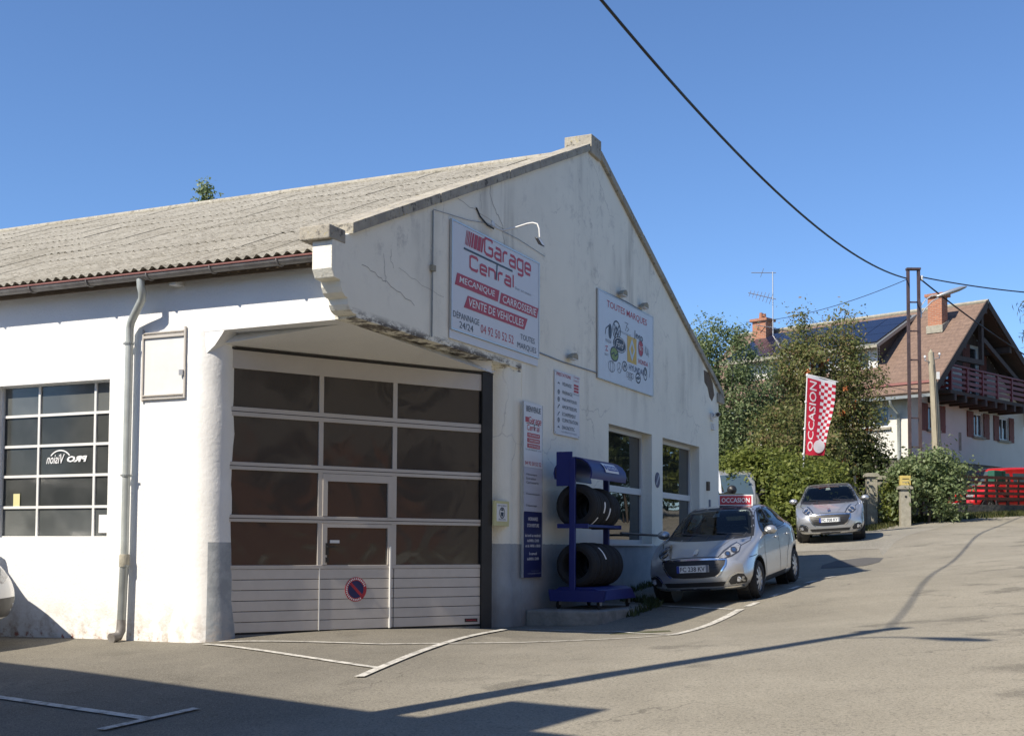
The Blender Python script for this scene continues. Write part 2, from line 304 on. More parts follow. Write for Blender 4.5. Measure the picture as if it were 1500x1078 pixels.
# ------------------------------------------------------------------ mesh helpers
def link(name, me, parent=None, loc=None, rot=None):
    o = bpy.data.objects.new(name, me); COL.objects.link(o)
    if parent is not None: o.parent = parent
    if loc is not None: o.location = loc
    if rot is not None: o.rotation_euler = rot
    return o
def tag(o, label, cat, group=None):
    o['label'] = label; o['category'] = cat
    if group: o['group'] = group
    return o
def empty(name, loc, rz=0, label=None, cat=None, group=None, rot=None):
    o = bpy.data.objects.new(name, None); COL.objects.link(o); o.location = loc; o.rotation_euler = rot if rot else (0, 0, rz); o.empty_display_size = .2
    if label: tag(o, label, cat, group)
    return o
class MB:
    def __init__(s): s.v = []; s.f = []; s.mi = []
    def add(s, vs, fs, mi=0):
        n = len(s.v); s.v += [tuple(v) for v in vs]; s.f += [tuple(i + n for i in f) for f in fs]; s.mi += [mi] * len(fs); return s
    def box(s, x0, x1, y0, y1, z0, z1, mi=0):
        return s.add([(x0, y0, z0), (x1, y0, z0), (x1, y1, z0), (x0, y1, z0), (x0, y0, z1), (x1, y0, z1), (x1, y1, z1), (x0, y1, z1)],
                     [(0, 3, 2, 1), (4, 5, 6, 7), (0, 1, 5, 4), (1, 2, 6, 5), (2, 3, 7, 6), (3, 0, 4, 7)], mi)
    def bar(s, p, q, w, h, up=(0, 0, 1), mi=0):
        p = Vector(p); q = Vector(q); d = (q - p).normalized(); u = Vector(up); sd = d.cross(u)
        if sd.length < 1e-4: sd = d.cross(Vector((1, 0, 0)))
        sd.normalize(); u = sd.cross(d).normalized(); sd *= w / 2; u *= h / 2
        return s.add([p - sd - u, p + sd - u, p + sd + u, p - sd + u, q - sd - u, q + sd - u, q + sd + u, q - sd + u],
                     [(0, 1, 2, 3), (7, 6, 5, 4), (0, 4, 5, 1), (1, 5, 6, 2), (2, 6, 7, 3), (3, 7, 4, 0)], mi)
    def tube(s, pts, r, n=8, mi=0, cap=True):
        pts = [Vector(p) for p in pts]; k = len(pts); rs = r if isinstance(r, (list, tuple)) else [r] * k
        vs = []; fs = []; ref = None
        for i, p in enumerate(pts):
            d = (pts[min(i + 1, k - 1)] - pts[max(i - 1, 0)]).normalized()
            if ref is None: ref = d.orthogonal().normalized()
            ref = (ref - d * ref.dot(d))
            ref = ref.normalized() if ref.length > 1e-5 else d.orthogonal().normalized()
            b = d.cross(ref)
            for j in range(n):
                a_ = 2 * math.pi * j / n; vs.append(p + (ref * math.cos(a_) + b * math.sin(a_)) * rs[i])
        for i in range(k - 1):
            for j in range(n):
                j2 = (j + 1) % n; fs.append((i * n + j, i * n + j2, (i + 1) * n + j2, (i + 1) * n + j))
        if cap: fs += [tuple(range(n - 1, -1, -1)), tuple((k - 1) * n + j for j in range(n))]
        return s.add(vs, fs, mi)
    def lathe(s, prof, c=(0, 0, 0), axis='z', n=24, mi=0, close=False):
        vs = []; fs = []; k = len(prof)
        for (r, h) in prof:
            for j in range(n):
                a_ = 2 * math.pi * j / n; x, y = r * math.cos(a_), r * math.sin(a_)
                p = (x, y, h) if axis == 'z' else (h, x, y) if axis == 'x' else (y, h, x)
                vs.append((p[0] + c[0], p[1] + c[1], p[2] + c[2]))
        for i in range(k - 1 + (1 if close else 0)):
            for j in range(n):
                j2 = (j + 1) % n; i2 = (i + 1) % k; fs.append((i * n + j, i * n + j2, i2 * n + j2, i2 * n + j))
        if not close: fs += [tuple(range(n - 1, -1, -1)), tuple((k - 1) * n + j for j in range(n))]
        return s.add(vs, fs, mi)
    def prism(s, poly, fn, d0, d1, mi=0, holes=()):
        """poly in 2D, fn(u,v,d)->xyz, extruded from d0 to d1"""
        loops = [list(poly)] + [list(h) for h in holes]
        if len(loops) > 1:
            cp_ = [Vector((u, v)) for l in loops for u, v in l]; fa = []; k = 0
            for l in loops: fa.append(list(range(k, k + len(l)))); k += len(l)
            hb_ = [(min(u for u, v in h), max(u for u, v in h), min(v for u, v in h), max(v for u, v in h)) for h in loops[1:]]     # openings are upright rectangles
            def _in(t): cu = sum(cp_[i].x for i in t) / 3; cv = sum(cp_[i].y for i in t) / 3; return any(a_ < cu < b_ and c_ < cv < d_ for a_, b_, c_, d_ in hb_)
            tri = [t for t in delaunay_2d_cdt(cp_, [(f_[i], f_[(i + 1) % len(f_)]) for f_ in fa for i in range(len(f_))], [fa[0]], 1, 1e-6)[2] if not _in(t)]
        else: tri = tessellate_polygon([[Vector((u, v, 0)) for u, v in l] for l in loops])
        flat = [p for l in loops for p in l]; n = len(flat)
        vs = [fn(u, v, d0) for u, v in flat] + [fn(u, v, d1) for u, v in flat]
        fs = [tuple(t) for t in tri] + [tuple(i + n for i in reversed(t)) for t in tri]; k = 0
        for l in loops:
            m = len(l)
            for i in range(m):
                i2 = (i + 1) % m; fs.append((k + i, k + i2, k + i2 + n, k + i + n))
            k += m
        return s.add(vs, fs, mi)
    def mesh(s, name, mats, smooth=False):
        me = bpy.data.meshes.new(name); me.from_pydata(s.v, [], s.f)
        for m in (mats if isinstance(mats, (list, tuple)) else [mats]): me.materials.append(M[m] if isinstance(m, str) else m)
        if any(s.mi): me.polygons.foreach_set('material_index', s.mi)
        bm = bmesh.new(); bm.from_mesh(me); bmesh.ops.recalc_face_normals(bm, faces=bm.faces); bm.to_mesh(me); bm.free()
        if smooth:
            me.polygons.foreach_set('use_smooth', [True] * len(me.polygons))
            if hasattr(me, 'set_sharp_from_angle'): me.set_sharp_from_angle(angle=R(smooth if smooth > 1 else 40))
        me.update(); return me
    def build(s, name, mats, parent=None, smooth=False, bevel=0, loc=None, rot=None):
        o = link(name, s.mesh(name, mats, smooth), parent, loc, rot)
        if bevel:
            b = o.modifiers.new('bevel', 'BEVEL'); b.width = bevel; b.segments = 2; b.limit_method = 'ANGLE'; b.angle_limit = R(40)
        return o
def box(name, m, parent, x0, x1, y0, y1, z0, z1, bevel=0): return MB().box(x0, x1, y0, y1, z0, z1).build(name, m, parent, bevel=bevel)
def copy_tree(o, parent=None):
    c = o.copy(); COL.objects.link(c); c.parent = parent
    for ch in list(o.children): copy_tree(ch, c)
    return c
# wall frames: X to the right as seen from the street, Y into the wall, Z up.  u,v drawn at depth y
XZ = lambda y: (lambda u, v, d=0: (u, y - d, v))
_tc = {}
def text_mesh(s, offset=0., shear=0.):
    key = (s, offset, shear)
    if key in _tc: return _tc[key]
    cu = bpy.data.curves.new('lettering', 'FONT'); cu.body = s; cu.resolution_u = 2; cu.offset = offset; cu.shear = shear; cu.fill_mode = 'FRONT'
    ob = bpy.data.objects.new('lettering', cu); COL.objects.link(ob); dg = bpy.context.evaluated_depsgraph_get()
    me = bpy.data.meshes.new_from_object(ob.evaluated_get(dg)); bpy.data.objects.remove(ob); bpy.data.curves.remove(cu)
    v = [tuple(p.co) for p in me.vertices]; f = [tuple(p.vertices) for p in me.polygons]; bpy.data.meshes.remove(me)
    _tc[key] = (v, f); return v, f
def text(s, x0, x1, z0, z1, m, parent, y=-.012, bold=.0, shear=0., warp=None, flip=False, name='lettering', slope=0.):
    """one mesh per word, fitted into the rectangle x0..x1, z0..z1"""
    v, f = text_mesh(s, bold, shear)
    xs = [p[0] for p in v]; ys = [p[1] for p in v]; ax, bx = min(xs), max(xs); ay, by = min(ys), max(ys)
    vs = []
    for p in v:
        u = (p[0] - ax) / (bx - ax); w = (p[1] - ay) / max(by - ay, 1e-6)
        if flip: u = 1 - u
        x, zz = x0 + u * (x1 - x0), z0 + w * (z1 - z0) + slope * u
        vs.append(warp(x, zz) if warp else (x, y, zz))
    iv = sorted(((min(xs[i] for i in q), max(xs[i] for i in q), k) for k, q in enumerate(f))); words = []; end = -9e9
    for a_, b_, k in iv:
        if a_ > end + .16 and ' ' in s.strip() or not words: words.append([])
        words[-1].append(k); end = max(end, b_)
    o = None
    for wd in words:
        mp = {}; fs = [tuple(mp.setdefault(i, len(mp)) for i in f[k]) for k in wd]
        me = bpy.data.meshes.new(name); me.from_pydata([vs[i] for i in mp], [], fs); me.materials.append(M[m]); o = link(name, me, parent)
    return o
def flat(poly, y=-.01): 
    t = tessellate_polygon([[Vector((u, v, 0)) for u, v in poly]]); return [(u, y, v) for u, v in poly], [tuple(q) for q in t]
def ribbon(pts, w, closed=False):
    """mitred stroke as a list of quads in 2D"""
    P = [Vector(p) for p in pts]; n = len(P); L_ = []; R_ = []
    for i in range(n):
        if closed: a_, b_ = P[i - 1], P[(i + 1) % n]
        else: a_, b_ = P[max(i - 1, 0)], P[min(i + 1, n - 1)]
        d1 = (P[i] - a_).normalized() if (P[i] - a_).length > 1e-6 else None; d2 = (b_ - P[i]).normalized() if (b_ - P[i]).length > 1e-6 else None
        if d1 is None: d1 = d2
        if d2 is None: d2 = d1
        n1 = Vector((-d1.y, d1.x)); n2 = Vector((-d2.y, d2.x)); mm = (n1 + n2).normalized(); k = 1 / max(.35, mm.dot(n1))
        L_.append(P[i] + mm * w / 2 * k); R_.append(P[i] - mm * w / 2 * k)
    return [(L_[i], L_[(i + 1) % n], R_[(i + 1) % n], R_[i]) for i in range(n if closed else n - 1)]
def strokes(name, m, parent, lines, w, y=-.012, dx=0, dz=0, sx=1, sz=1):
    b = MB()
    for k, ln in enumerate(lines):
        closed = ln[-1] == 'c'; pts = [(dx + p[0] * sx, dz + p[1] * sz) for p in (ln[:-1] if closed else ln)]
        for q in ribbon(pts, w, closed): b.add([(p.x, y - .0012 * k, p.y) for p in q], [(0, 1, 2, 3)])
    return b.build(name, m, parent)
def ell(cx, cz, rx, rz, n=20, a0=0, a1=360): 
    full = abs(a1 - a0) >= 360
    return [(cx + rx * math.cos(R(a0 + (a1 - a0) * i / (n if full else n - 1))), cz + rz * math.sin(R(a0 + (a1 - a0) * i / (n if full else n - 1)))) for i in range(n)]
def shape(name, m, parent, poly, y=-.01):
    v, f = flat(poly, y); return MB().add(v, f).build(name, m, parent)

# ------------------------------------------------------------------ ground: a smooth slope through surveyed heights
ANG = R(25.06); OX, OY = -1.8735, 15.0
GD = Vector((math.sin(ANG), math.cos(ANG), 0)); ND = Vector((math.cos(ANG), -math.sin(ANG), 0))
def W(o, t, z=0.): return Vector((OX, OY, z)) + ND * o + GD * t
CP = np.array([(8.05, -12.8, 0), (2.06, 3.5, .454), (3.45, 14.6, 1.16), (1.85, 19.4, 1.49), (0, 4.94, .43), (0, 10.5, .88), (-2.3, 0, .40), (-3.6, 0, .395), (-5.7, 0, .37),
    (2.86, 7.74, .80), (2.9, 10.4, 1.0), (1.6, 22.4, 1.87), (.67, 32.3, 2.42), (1.85, 33, 2.62), (7, 14.6, 1.5), (7, 24, 2.1), (6, 33, 2.6), (3, -6, .18), (-6, -6, .1),
    (-14, 0, .25), (-14, -12, -.15), (10, 3.5, 1.08), (5.9, 1.4, .72), (18, -12, .5), (18, 10, 1.9), (18, 30, 2.5), (-12, 22, 1.2), (-12, 34, 2.3), (3, 46, 3.3), (14, 46, 3.35),
    (-14, 46, 3.3), (30, 30, 2.7), (30, 0, 1.4), (-30, 0, 0), (30, 55, 3.8), (-30, 50, 3.5), (-30, -30, -.6), (30, -30, -.6), (-1, 1.8, .5), (-1.9, .1, .44), (0, 3.5, .45)])
def _fit():
    n = len(CP); X = CP[:, :2]; r = np.linalg.norm(X[:, None] - X[None], axis=2)
    K = np.where(r > 0, r * r * np.log(r + 1e-9), 0) + .01 * np.eye(n); Pm = np.c_[np.ones(n), X]
    return np.linalg.solve(np.block([[K, Pm], [Pm.T, np.zeros((3, 3))]]), np.r_[CP[:, 2], 0, 0, 0])
WT = _fit()
def gzl(o, t):
    o = np.clip(np.asarray(o, float), -32, 32); t = np.clip(np.asarray(t, float), -32, 56)
    r = np.sqrt((o[..., None] - CP[:, 0]) ** 2 + (t[..., None] - CP[:, 1]) ** 2)
    return (r * r * np.log(r + 1e-9)) @ WT[:-3] + WT[-3] + WT[-2] * o + WT[-1] * t
def gz(x, y):
    a_ = x - OX; b_ = y - OY; return float(gzl(a_ * ND.x + b_ * ND.y, a_ * GD.x + b_ * GD.y))
def gl(o, t): return float(gzl(o, t))
def gridmesh(name, m, os_, ts, dz=0., mask=None, base=0.):
    O2, T2 = np.meshgrid(os_, ts, indexing='ij'); Z = gzl(O2, T2) + dz
    V = [tuple(W(o, t, z)) for o, t, z in zip(O2.ravel(), T2.ravel(), Z.ravel())]; nt = len(ts); F = []
    for i in range(len(os_) - 1):
        for j in range(nt - 1): F.append((i * nt + j, (i + 1) * nt + j, (i + 1) * nt + j + 1, i * nt + j + 1))
    me = bpy.data.meshes.new(name); me.from_pydata(V, [], F); me.materials.append(M[m]); me.polygons.foreach_set('use_smooth', [True] * len(F))
    o = link(name, me); o['kind'] = 'structure'; return o
def sheet(name, m, poly, dz, step=.5, parent=None):
    """a sheet that follows the ground, outline in local (o,t)"""
    P = [Vector(p) for p in poly]; xs = [p[0] for p in poly]; ys = [p[1] for p in poly]
    bound = []
    for i in range(len(P)):
        a_, b_ = P[i], P[(i + 1) % len(P)]; k = max(1, int((b_ - a_).length / step))
        bound += [a_ + (b_ - a_) * (j / k) for j in range(k)]
    n = len(bound); pts = list(bound); x = min(xs) + step * .5
    while x < max(xs):
        y = min(ys) + step * .5
        while y < max(ys): pts.append(Vector((x, y))); y += step
        x += step
    res = delaunay_2d_cdt(pts, [(i, (i + 1) % n) for i in range(n)], [list(range(n))], 1, 1e-4)
    vs = np.array([tuple(p) for p in res[0]]); zz = gzl(vs[:, 0], vs[:, 1]) + dz
    me = bpy.data.meshes.new(name); me.from_pydata([tuple(W(p[0], p[1], z)) for p, z in zip(vs, zz)], [], [tuple(f) for f in res[2]])
    me.materials.append(M[m]); me.polygons.foreach_set('use_smooth', [True] * len(me.polygons))
    bm = bmesh.new(); bm.from_mesh(me)
    for f in bm.faces:
        f.normal_update()
        if f.normal.z < 0: f.normal_flip()
    bm.to_mesh(me); bm.free()
    o = link(name, me, parent); o['kind'] = 'structure'; return o
def axis_pts(a, b, st, out): return np.unique(np.r_[np.arange(a, b + 1e-6, st), a - np.array(out), b + np.array(out)])
gridmesh('ground', 'soil', axis_pts(-40, 40, 1.6, [8, 40, 140, 400]), axis_pts(-34, 60, 1.6, [10, 50, 150, 500]), -.03)
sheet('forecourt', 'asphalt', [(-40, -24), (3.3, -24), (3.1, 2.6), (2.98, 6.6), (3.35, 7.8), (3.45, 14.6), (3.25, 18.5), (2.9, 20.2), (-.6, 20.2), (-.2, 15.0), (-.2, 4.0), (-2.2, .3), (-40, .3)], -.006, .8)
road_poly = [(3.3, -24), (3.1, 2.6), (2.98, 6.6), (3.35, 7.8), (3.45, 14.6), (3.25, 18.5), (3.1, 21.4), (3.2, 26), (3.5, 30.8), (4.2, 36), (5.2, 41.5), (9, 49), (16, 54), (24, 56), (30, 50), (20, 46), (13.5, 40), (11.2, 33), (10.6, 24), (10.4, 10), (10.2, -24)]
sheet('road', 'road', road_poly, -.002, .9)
sheet('gravel_apron', 'gravel', [(-1.5, 20.2), (2.9, 20.2), (3.25, 18.5), (3.1, 21.4), (3.2, 26), (3.5, 30.8), (3.9, 33.5), (2.2, 34.6), (.2, 35.5), (-3, 30)], -.001, .6)
sheet('asphalt_patch', 'patch', [(2.3, 15.9), (3.2, 16.2), (3.42, 16.9), (3.35, 18.0), (2.9, 18.3), (2.3, 17.9), (2.15, 16.8)], .0025, .4)

# white parking marks
def mark(p, q, w, dz=.005):
    p = Vector(p); q = Vector(q); d = (q - p).normalized(); n_ = Vector((-d.y, d.x)) * w / 2
    return sheet('parking_line', 'line', [tuple(p - n_), tuple(q - n_), tuple(q + n_), tuple(p + n_)], dz, .4)
mark((-1.94, -.29), (1.52, -1.86), .085); mark((.31, 3.55), (1.62, -2.45), .10, .009)
mark((-1.87, -.10), (.35, .08), .07); mark((.35, .08), (1.74, .92), .065); mark((1.74, .92), (3.12, 2.56), .065)
mark((.33, 3.9), (1.93, 3.80), .06); mark((1.93, 3.80), (3.1, 2.66), .07); mark((3.12, 2.56), (2.99, 6.35), .13, .0095)
mark((1.26, 7.4), (2.85, 6.42), .07); mark((3.0, 6.7), (3.04, 7.15), .12); mark((3.1, 7.9), (3.14, 8.3), .1); mark((3.15, 9.0), (3.2, 9.5), .1); mark((3.2, 10.1), (3.25, 10.7), .1)
mark((3.25, 11.6), (3.3, 12.2), .1); mark((2.5, 11.0), (2.55, 12.6), .1)
mark((-6.5, -3.0), (1.08, -4.76), .10); mark((1.04, -5.25), (1.17, -4.28), .10, .009)

# ------------------------------------------------------------------ the garage (local frame: x = towards the street, y = along the gable, z up)
G = empty('garage_building', (OX, OY, 0), -ANG, 'white rendered repair garage with a corrugated grey roof and a big glazed door', 'garage')
OTZ = lambda d0=0: None
gab_fn = lambda t, z, d: (d, t, z)            # plate in the gable plane, d = offset along o
left_fn = lambda o, z, d: (o, d, z)           # plate in the left wall plane
SL = .42
MB().prism([(0, 4.35), (4.77, 4.35), (4.77, -.3), (15.75, -.3), (15.75, 5.25), (7.75, 8.66), (0, 5.40)], gab_fn, -.3, 0,
           holes=[[(8.53, 1.70), (10.95, 1.70), (10.95, 3.86), (8.53, 3.86)], [(11.62, 1.70), (14.2, 1.70), (14.2, 3.86), (11.62, 3.86)]]).build('gable_wall', 'gable', G)
MB().prism([(-26, -.6), (-2.36, -.6), (-2.36, 4.33), (-.3, 4.345), (-.3, 5.13), (-26, 5.13)], left_fn, 0, .3, holes=[[(-5.85, 1.715), (-3.81, 1.715), (-3.81, 3.81), (-5.85, 3.81)],
           [(-10.5, 1.715), (-8.5, 1.715), (-8.5, 3.81), (-10.5, 3.81)]]).build('side_wall', 'white', G)
# stepped corbel carrying the end of the parapet
MB().prism([(0, 5.40), (-.55, 5.17), (-.55, 4.84), (-.49, 4.74), (-.37, 4.73), (-.355, 4.66), (-.32, 4.60), (-.25, 4.555), (-.205, 4.55), (-.195, 4.48), (-.15, 4.42), (-.07, 4.385), (0, 4.38)], gab_fn, -.27, .004).build('corbel', 'gable', G, bevel=.008)
# peeling drip edge of the beam
random.seed(3)
b = MB(); t = .0
while t < 4.7:
    l = random.uniform(.10, .34); d = random.uniform(.003, .008); h = random.uniform(.03, .09)
    if random.random() < .16:
        z0 = 4.352 + random.uniform(0, .035)
        pl = [(t, z0), (t + l * .4, z0 - .004), (t + l, z0 + random.uniform(-.01, .02)), (t + l * .9, z0 + h * .7), (t + l * .5, z0 + h), (t + .02, z0 + h * .6)]
        b.prism(pl, gab_fn, -.001, d)
    t += l * random.uniform(.5, .95)
b.build('loose_render', 'gable', G)['kind'] = 'stuff'
sfv = [(-2.36, .295, 4.345), (-.305, .305, 4.355), (-.305, 4.78, 4.365), (-.08, 3.86, 4.185), (-2.19, .14, 4.185), (-2.36, .14, 4.3), (-.7, 4.78, 4.185)]
MB().add(sfv + [(x, y, 4.46) for x, y, z in sfv], [(0, 1, 4), (1, 3, 4), (1, 2, 3), (2, 6, 3), (0, 4, 5), (7, 8, 11), (8, 10, 11), (8, 9, 10), (9, 13, 10), (7, 11, 12), (0, 7, 8, 1), (1, 8, 9, 2), (2, 9, 13, 6), (6, 13, 10, 3), (3, 10, 11, 4), (4, 11, 12, 5), (5, 12, 7, 0)]).build('soffit', 'white', G)
# rounded pillars
def pillar(name, cx, cy, r, a0, a1, z0, z1, m, extra, bulge, wav=.012):
    b = MB(); rows = 26; cols = 15; rnd = random.Random(5 + int(cy)); ph = [rnd.uniform(0, 6) for _ in range(8)]
    for i in range(rows + 1):
        z = z0 + (z1 - z0) * i / rows
        k = bulge * max(0, 1 - (z - z0) / 1.3) ** 1.4
        pts = [extra[0](k)]
        for j in range(cols + 1):
            a_ = R(a0 + (a1 - a0) * j / cols); w = wav * (math.sin(z * 3.1 + ph[0] + a_ * 2) + math.sin(z * 7.3 + ph[1] + a_) + .6 * math.sin(z * 13 + ph[2] + 3 * a_)) * (1 if i < rows - 1 else 0)
            rr = r + k + w; pts.append((cx + rr * math.cos(a_), cy + rr * math.sin(a_)))
        pts.append(extra[1](k)); b.v += [(p[0], p[1], z) for p in pts]
    n = cols + 3
    for i in range(rows):
        for j in range(n - 1): b.f.append((i * n + j, i * n + j + 1, (i + 1) * n + j + 1, (i + 1) * n + j)); b.mi.append(0)
    return b.build(name, m, G, smooth=60)
pillar('pillar', -2.36, .29, .306, -92, 35, .1, 4.36, 'pillar', (lambda k: (-2.75, .03 - k * .6), lambda k: (-2.16, .75)), .09, .006)
pillar('pillar', -.33, 4.42, .30, -62, 25, .1, 4.37, 'gable', (lambda k: (-.17, 3.98), lambda k: (-.004, 4.79)), .05, .003)
MB().prism([(-2.36, 4.36), (-1.93, 4.36), (-2.0, 4.27), (-2.1, 4.15), (-2.22, 4.06), (-2.36, 4.0)], left_fn, .004, .26).build('pillar_bracket', 'white', G)
# coping stones and blocks on the parapet
def slope_piece(t0, t1, z_at, th, o0, o1, name, m):
    b = MB(); g_ = .006
    P_ = [(t0 + g_, z_at(t0)), (t1 - g_, z_at(t1)), (t1 - g_, z_at(t1) + th), (t0 + g_, z_at(t0) + th)]
    return b.prism(P_, gab_fn, o0, o1).build(name, m, G, bevel=.008)
zl = lambda t: 5.165 + (t + .55) * SL; zr = lambda t: 5.25 + (15.75 - t) * (8.66 - 5.25) / 8.0
for i in range(7):
    t0 = -.18 + i * 7.68 / 7; slope_piece(t0, t0 + 7.68 / 7, zl, .13 + .012 * random.random(), -.37, .045 + .012 * random.random(), 'coping_stone', 'coping')
for i in range(7):
    t0 = 8.0 + i * 8.0 / 7; slope_piece(t0, t0 + 8.0 / 7, zr, .14, -.37, .06, 'coping_stone', 'coping')
box('coping_block', 'coping', G, -.41, .012, -.62, -.27, 5.175, 5.34, .015)
MB().prism([(7.52, 8.52), (8.0, 8.50), (8.0, 8.86), (7.52, 8.86)], gab_fn, -.46, .06).build('ridge_block', 'coping', G, bevel=.015)
box('coping_block', 'coping', G, -.42, .05, 15.6, 16.1, 5.0, 5.22, .015)
# corrugated sheets, one object each
E0, EZ, R0_, RZ = -.30, 5.115, 7.75, 8.60
SLEN = math.hypot(R0_ - E0, RZ - EZ); SANG = math.atan2(RZ - EZ, R0_ - E0)
NW, WL, AMP, SEG, SW = 6, .148, .022, 8, .885; ROWS = 9; SH = SLEN / ROWS + .12
def sheet_mesh():
    b = MB(); n = NW * SEG
    for yy in (0, SH):
        for i in range(n + 1): b.v.append((SW * i / n * 1.0 + 0, yy, AMP * math.cos(2 * math.pi * i / SEG)))
    for i in range(n + 1): b.v.append((SW * i / n, .0, AMP * math.cos(2 * math.pi * i / SEG) - .003))
    for i in range(n): b.f.append((i, i + 1, n + 2 + i, n + 1 + i)); b.f.append((2 * (n + 1) + i, 2 * (n + 1) + i + 1, i + 1, i)); b.mi += [0, 0]
    return b.mesh('roof_sheet', 'roof', smooth=50)
sm_ = sheet_mesh(); rnd = random.Random(2)
for c in range(28):
    for r in range(ROWS):
        s0 = r * SLEN / ROWS; lift = .006 + rnd.uniform(0, .003)
        o_ = link('roof_sheet', sm_, G, (-.36 - (c + 1) * SW, E0 + math.cos(SANG) * s0 - math.sin(SANG) * lift + (rnd.uniform(-.012, .012) if r else rnd.uniform(-.008, .008)), EZ + math.sin(SANG) * s0 + .03 + rnd.uniform(0, .003)), (SANG - .011 + rnd.uniform(-.0006, .0006), 0, 0))
MB().prism([(E0 + .25, EZ + .06), (R0_, RZ - .06), (15.95, 5.12), (15.95, 5.0), (R0_, RZ - .2), (E0 + .25, EZ - .03)], gab_fn, -25.2, -.31).build('roof_deck', 'dark_wood', G)
b = MB()
for yy, zz in ((R0_ + .02, RZ - .01), (16.2, 5.03)):
    n = 28 * 5 * 6
    for i in range(n + 1): b.v.append((-.36 - i * 28 * SW / n, yy, zz + AMP * math.cos(2 * math.pi * i / 6)))
for i in range(n): b.f.append((i, i + 1, n + 2 + i, n + 1 + i)); b.mi.append(0)
b.build('rear_roof_slope', 'roof', G, smooth=50)
b = MB(); b.tube([(-.4, R0_, RZ + .03), (-25, R0_, RZ + .03)], .075, 8); b.build('ridge_capping', 'roof', G, smooth=50)
# gutter and brackets, downpipe
pr = [(.075 * math.cos(R(180 + 18 * i)), .07 * math.sin(R(180 + 18 * i))) for i in range(11)]
gb = MB(); 
for x in (-.30, -25.2):
    for (u, v) in pr: gb.v.append((x, E0 - .0 + u, EZ - .045 + v))
for i in range(10): gb.f.append((i, i + 1, 12 + i, 11 + i)); gb.mi.append(0)
gut = gb.build('gutter', 'rusty_zinc', G, smooth=60)
MB().tube([(-.30, E0 - .078, EZ - .04), (-25.2, E0 - .078, EZ - .04)], .012, 6).build('gutter_bead', 'copper', gut)
for i in range(24):
    MB().tube([(-.9 - i * 1.0, E0 + u * 1.12, EZ - .045 + v * 1.12) for u, v in pr] + [(-.9 - i * 1.0, E0 + .3, EZ + .0)], .012, 5).build('gutter_bracket', 'rusty_zinc', gut)
MB().box(-25, -.32, -.17, -.14, 4.97, 5.185).build('eave_light_stop', 'timber', G)  # board added to stop sun spots slipping under the sheet crests
MB().box(-25, -.32, -.139, -.002, 5.09, 5.12).build('eave_board', 'timber', G)
for i in range(6): box('rafter_end', 'white_frame', G, -2.72 - i * 3.4, -2.60 - i * 3.4, -.16, -.003, 4.94, 5.02)
dp = MB().tube([(-3.06, E0, EZ - .1), (-3.05, E0, EZ - .20), (-3.04, E0 + .02, EZ - .28), (-3.07, E0 + .05, EZ - .35), (-3.25, E0 + .13, EZ - .50), (-3.36, -.12, EZ - .60), (-3.40, -.10, EZ - .68), (-3.40, -.10, EZ - .9), (-3.41, -.10, 1.45)], .052, 12)
dpo = dp.build('downpipe', 'pipe_zinc', G, smooth=60)
MB().lathe([(.066, 0), (.066, .14), (.06, .16)], (-3.41, -.10, 1.34), n=14).build('pipe_socket', 'pale_concrete', dpo, smooth=50)
MB().tube([(-3.41, -.10, 1.4), (-3.43, -.11, .66)], .056, 12).build('lower_pipe', 'zinc', dpo, smooth=50)
MB().tube([(-3.43, -.11, .66), (-3.435, -.11, .52), (-3.44, -.15, .45), (-3.45, -.27, .43)], [.056, .06, .062, .066], 12).build('pipe_shoe', 'rusty_zinc', dpo, smooth=50)
for z in (4.22, 2.5, 1.33): MB().lathe([(.058, 0), (.063, .004), (.063, .03), (.058, .034)], (-3.405, -.10, z), n=14).build('pipe_clamp', 'zinc', dpo); 
for z in (4.24, 2.52): box('pipe_bolt', 'zinc', dpo, -3.50, -3.31, -.11, -.095, z - .008, z + .012)

# ---- workshop window in the sunny wall
def window_bars(name, x0, x1, z0, z1, xs, zs, y, w, frame_w, m_frame, m_glass, parent, fn=left_fn, two=False):
    fr = MB()
    for a_ in ((x0, x0 + frame_w, z0, z1), (x1 - frame_w, x1, z0, z1), (x0 + frame_w, x1 - frame_w, z0, z0 + frame_w), (x0 + frame_w, x1 - frame_w, z1 - frame_w, z1)):
        fr.prism([(a_[0], a_[2]), (a_[1], a_[2]), (a_[1], a_[3]), (a_[0], a_[3])], fn, y - .03, y + .03)
    f = fr.build(name, m_frame, parent)
    for x in xs: MB().prism([(x - w / 2, z0 + frame_w), (x + w / 2, z0 + frame_w), (x + w / 2, z1 - frame_w), (x - w / 2, z1 - frame_w)], fn, y - .022, y + .02).build('mullion', m_frame, f)
    X = [x0 + frame_w * .5] + list(xs) + [x1 - frame_w * .5]; Z = [z0 + frame_w * .5] + list(zs) + [z1 - frame_w * .5]
    for i, z in enumerate(zs):
        for k in range(len(X) - 1):
            MB().prism([(X[k] + w / 2, z - w / 2), (X[k + 1] - w / 2, z - w / 2), (X[k + 1] - w / 2, z + w / 2), (X[k] + w / 2, z + w / 2)], fn, y - .022, y + .02).build('glazing_bar', m_frame, f)
    for i in range(len(X) - 1):
        for k in range(len(Z) - 1):
            MB().prism([(X[i] + w * .4, Z[k] + w * .4), (X[i + 1] - w * .4, Z[k] + w * .4), (X[i + 1] - w * .4, Z[k + 1] - w * .4), (X[i] + w * .4, Z[k + 1] - w * .4)], fn, y + .001, y + .009).build('pane', m_glass, f)
    return f
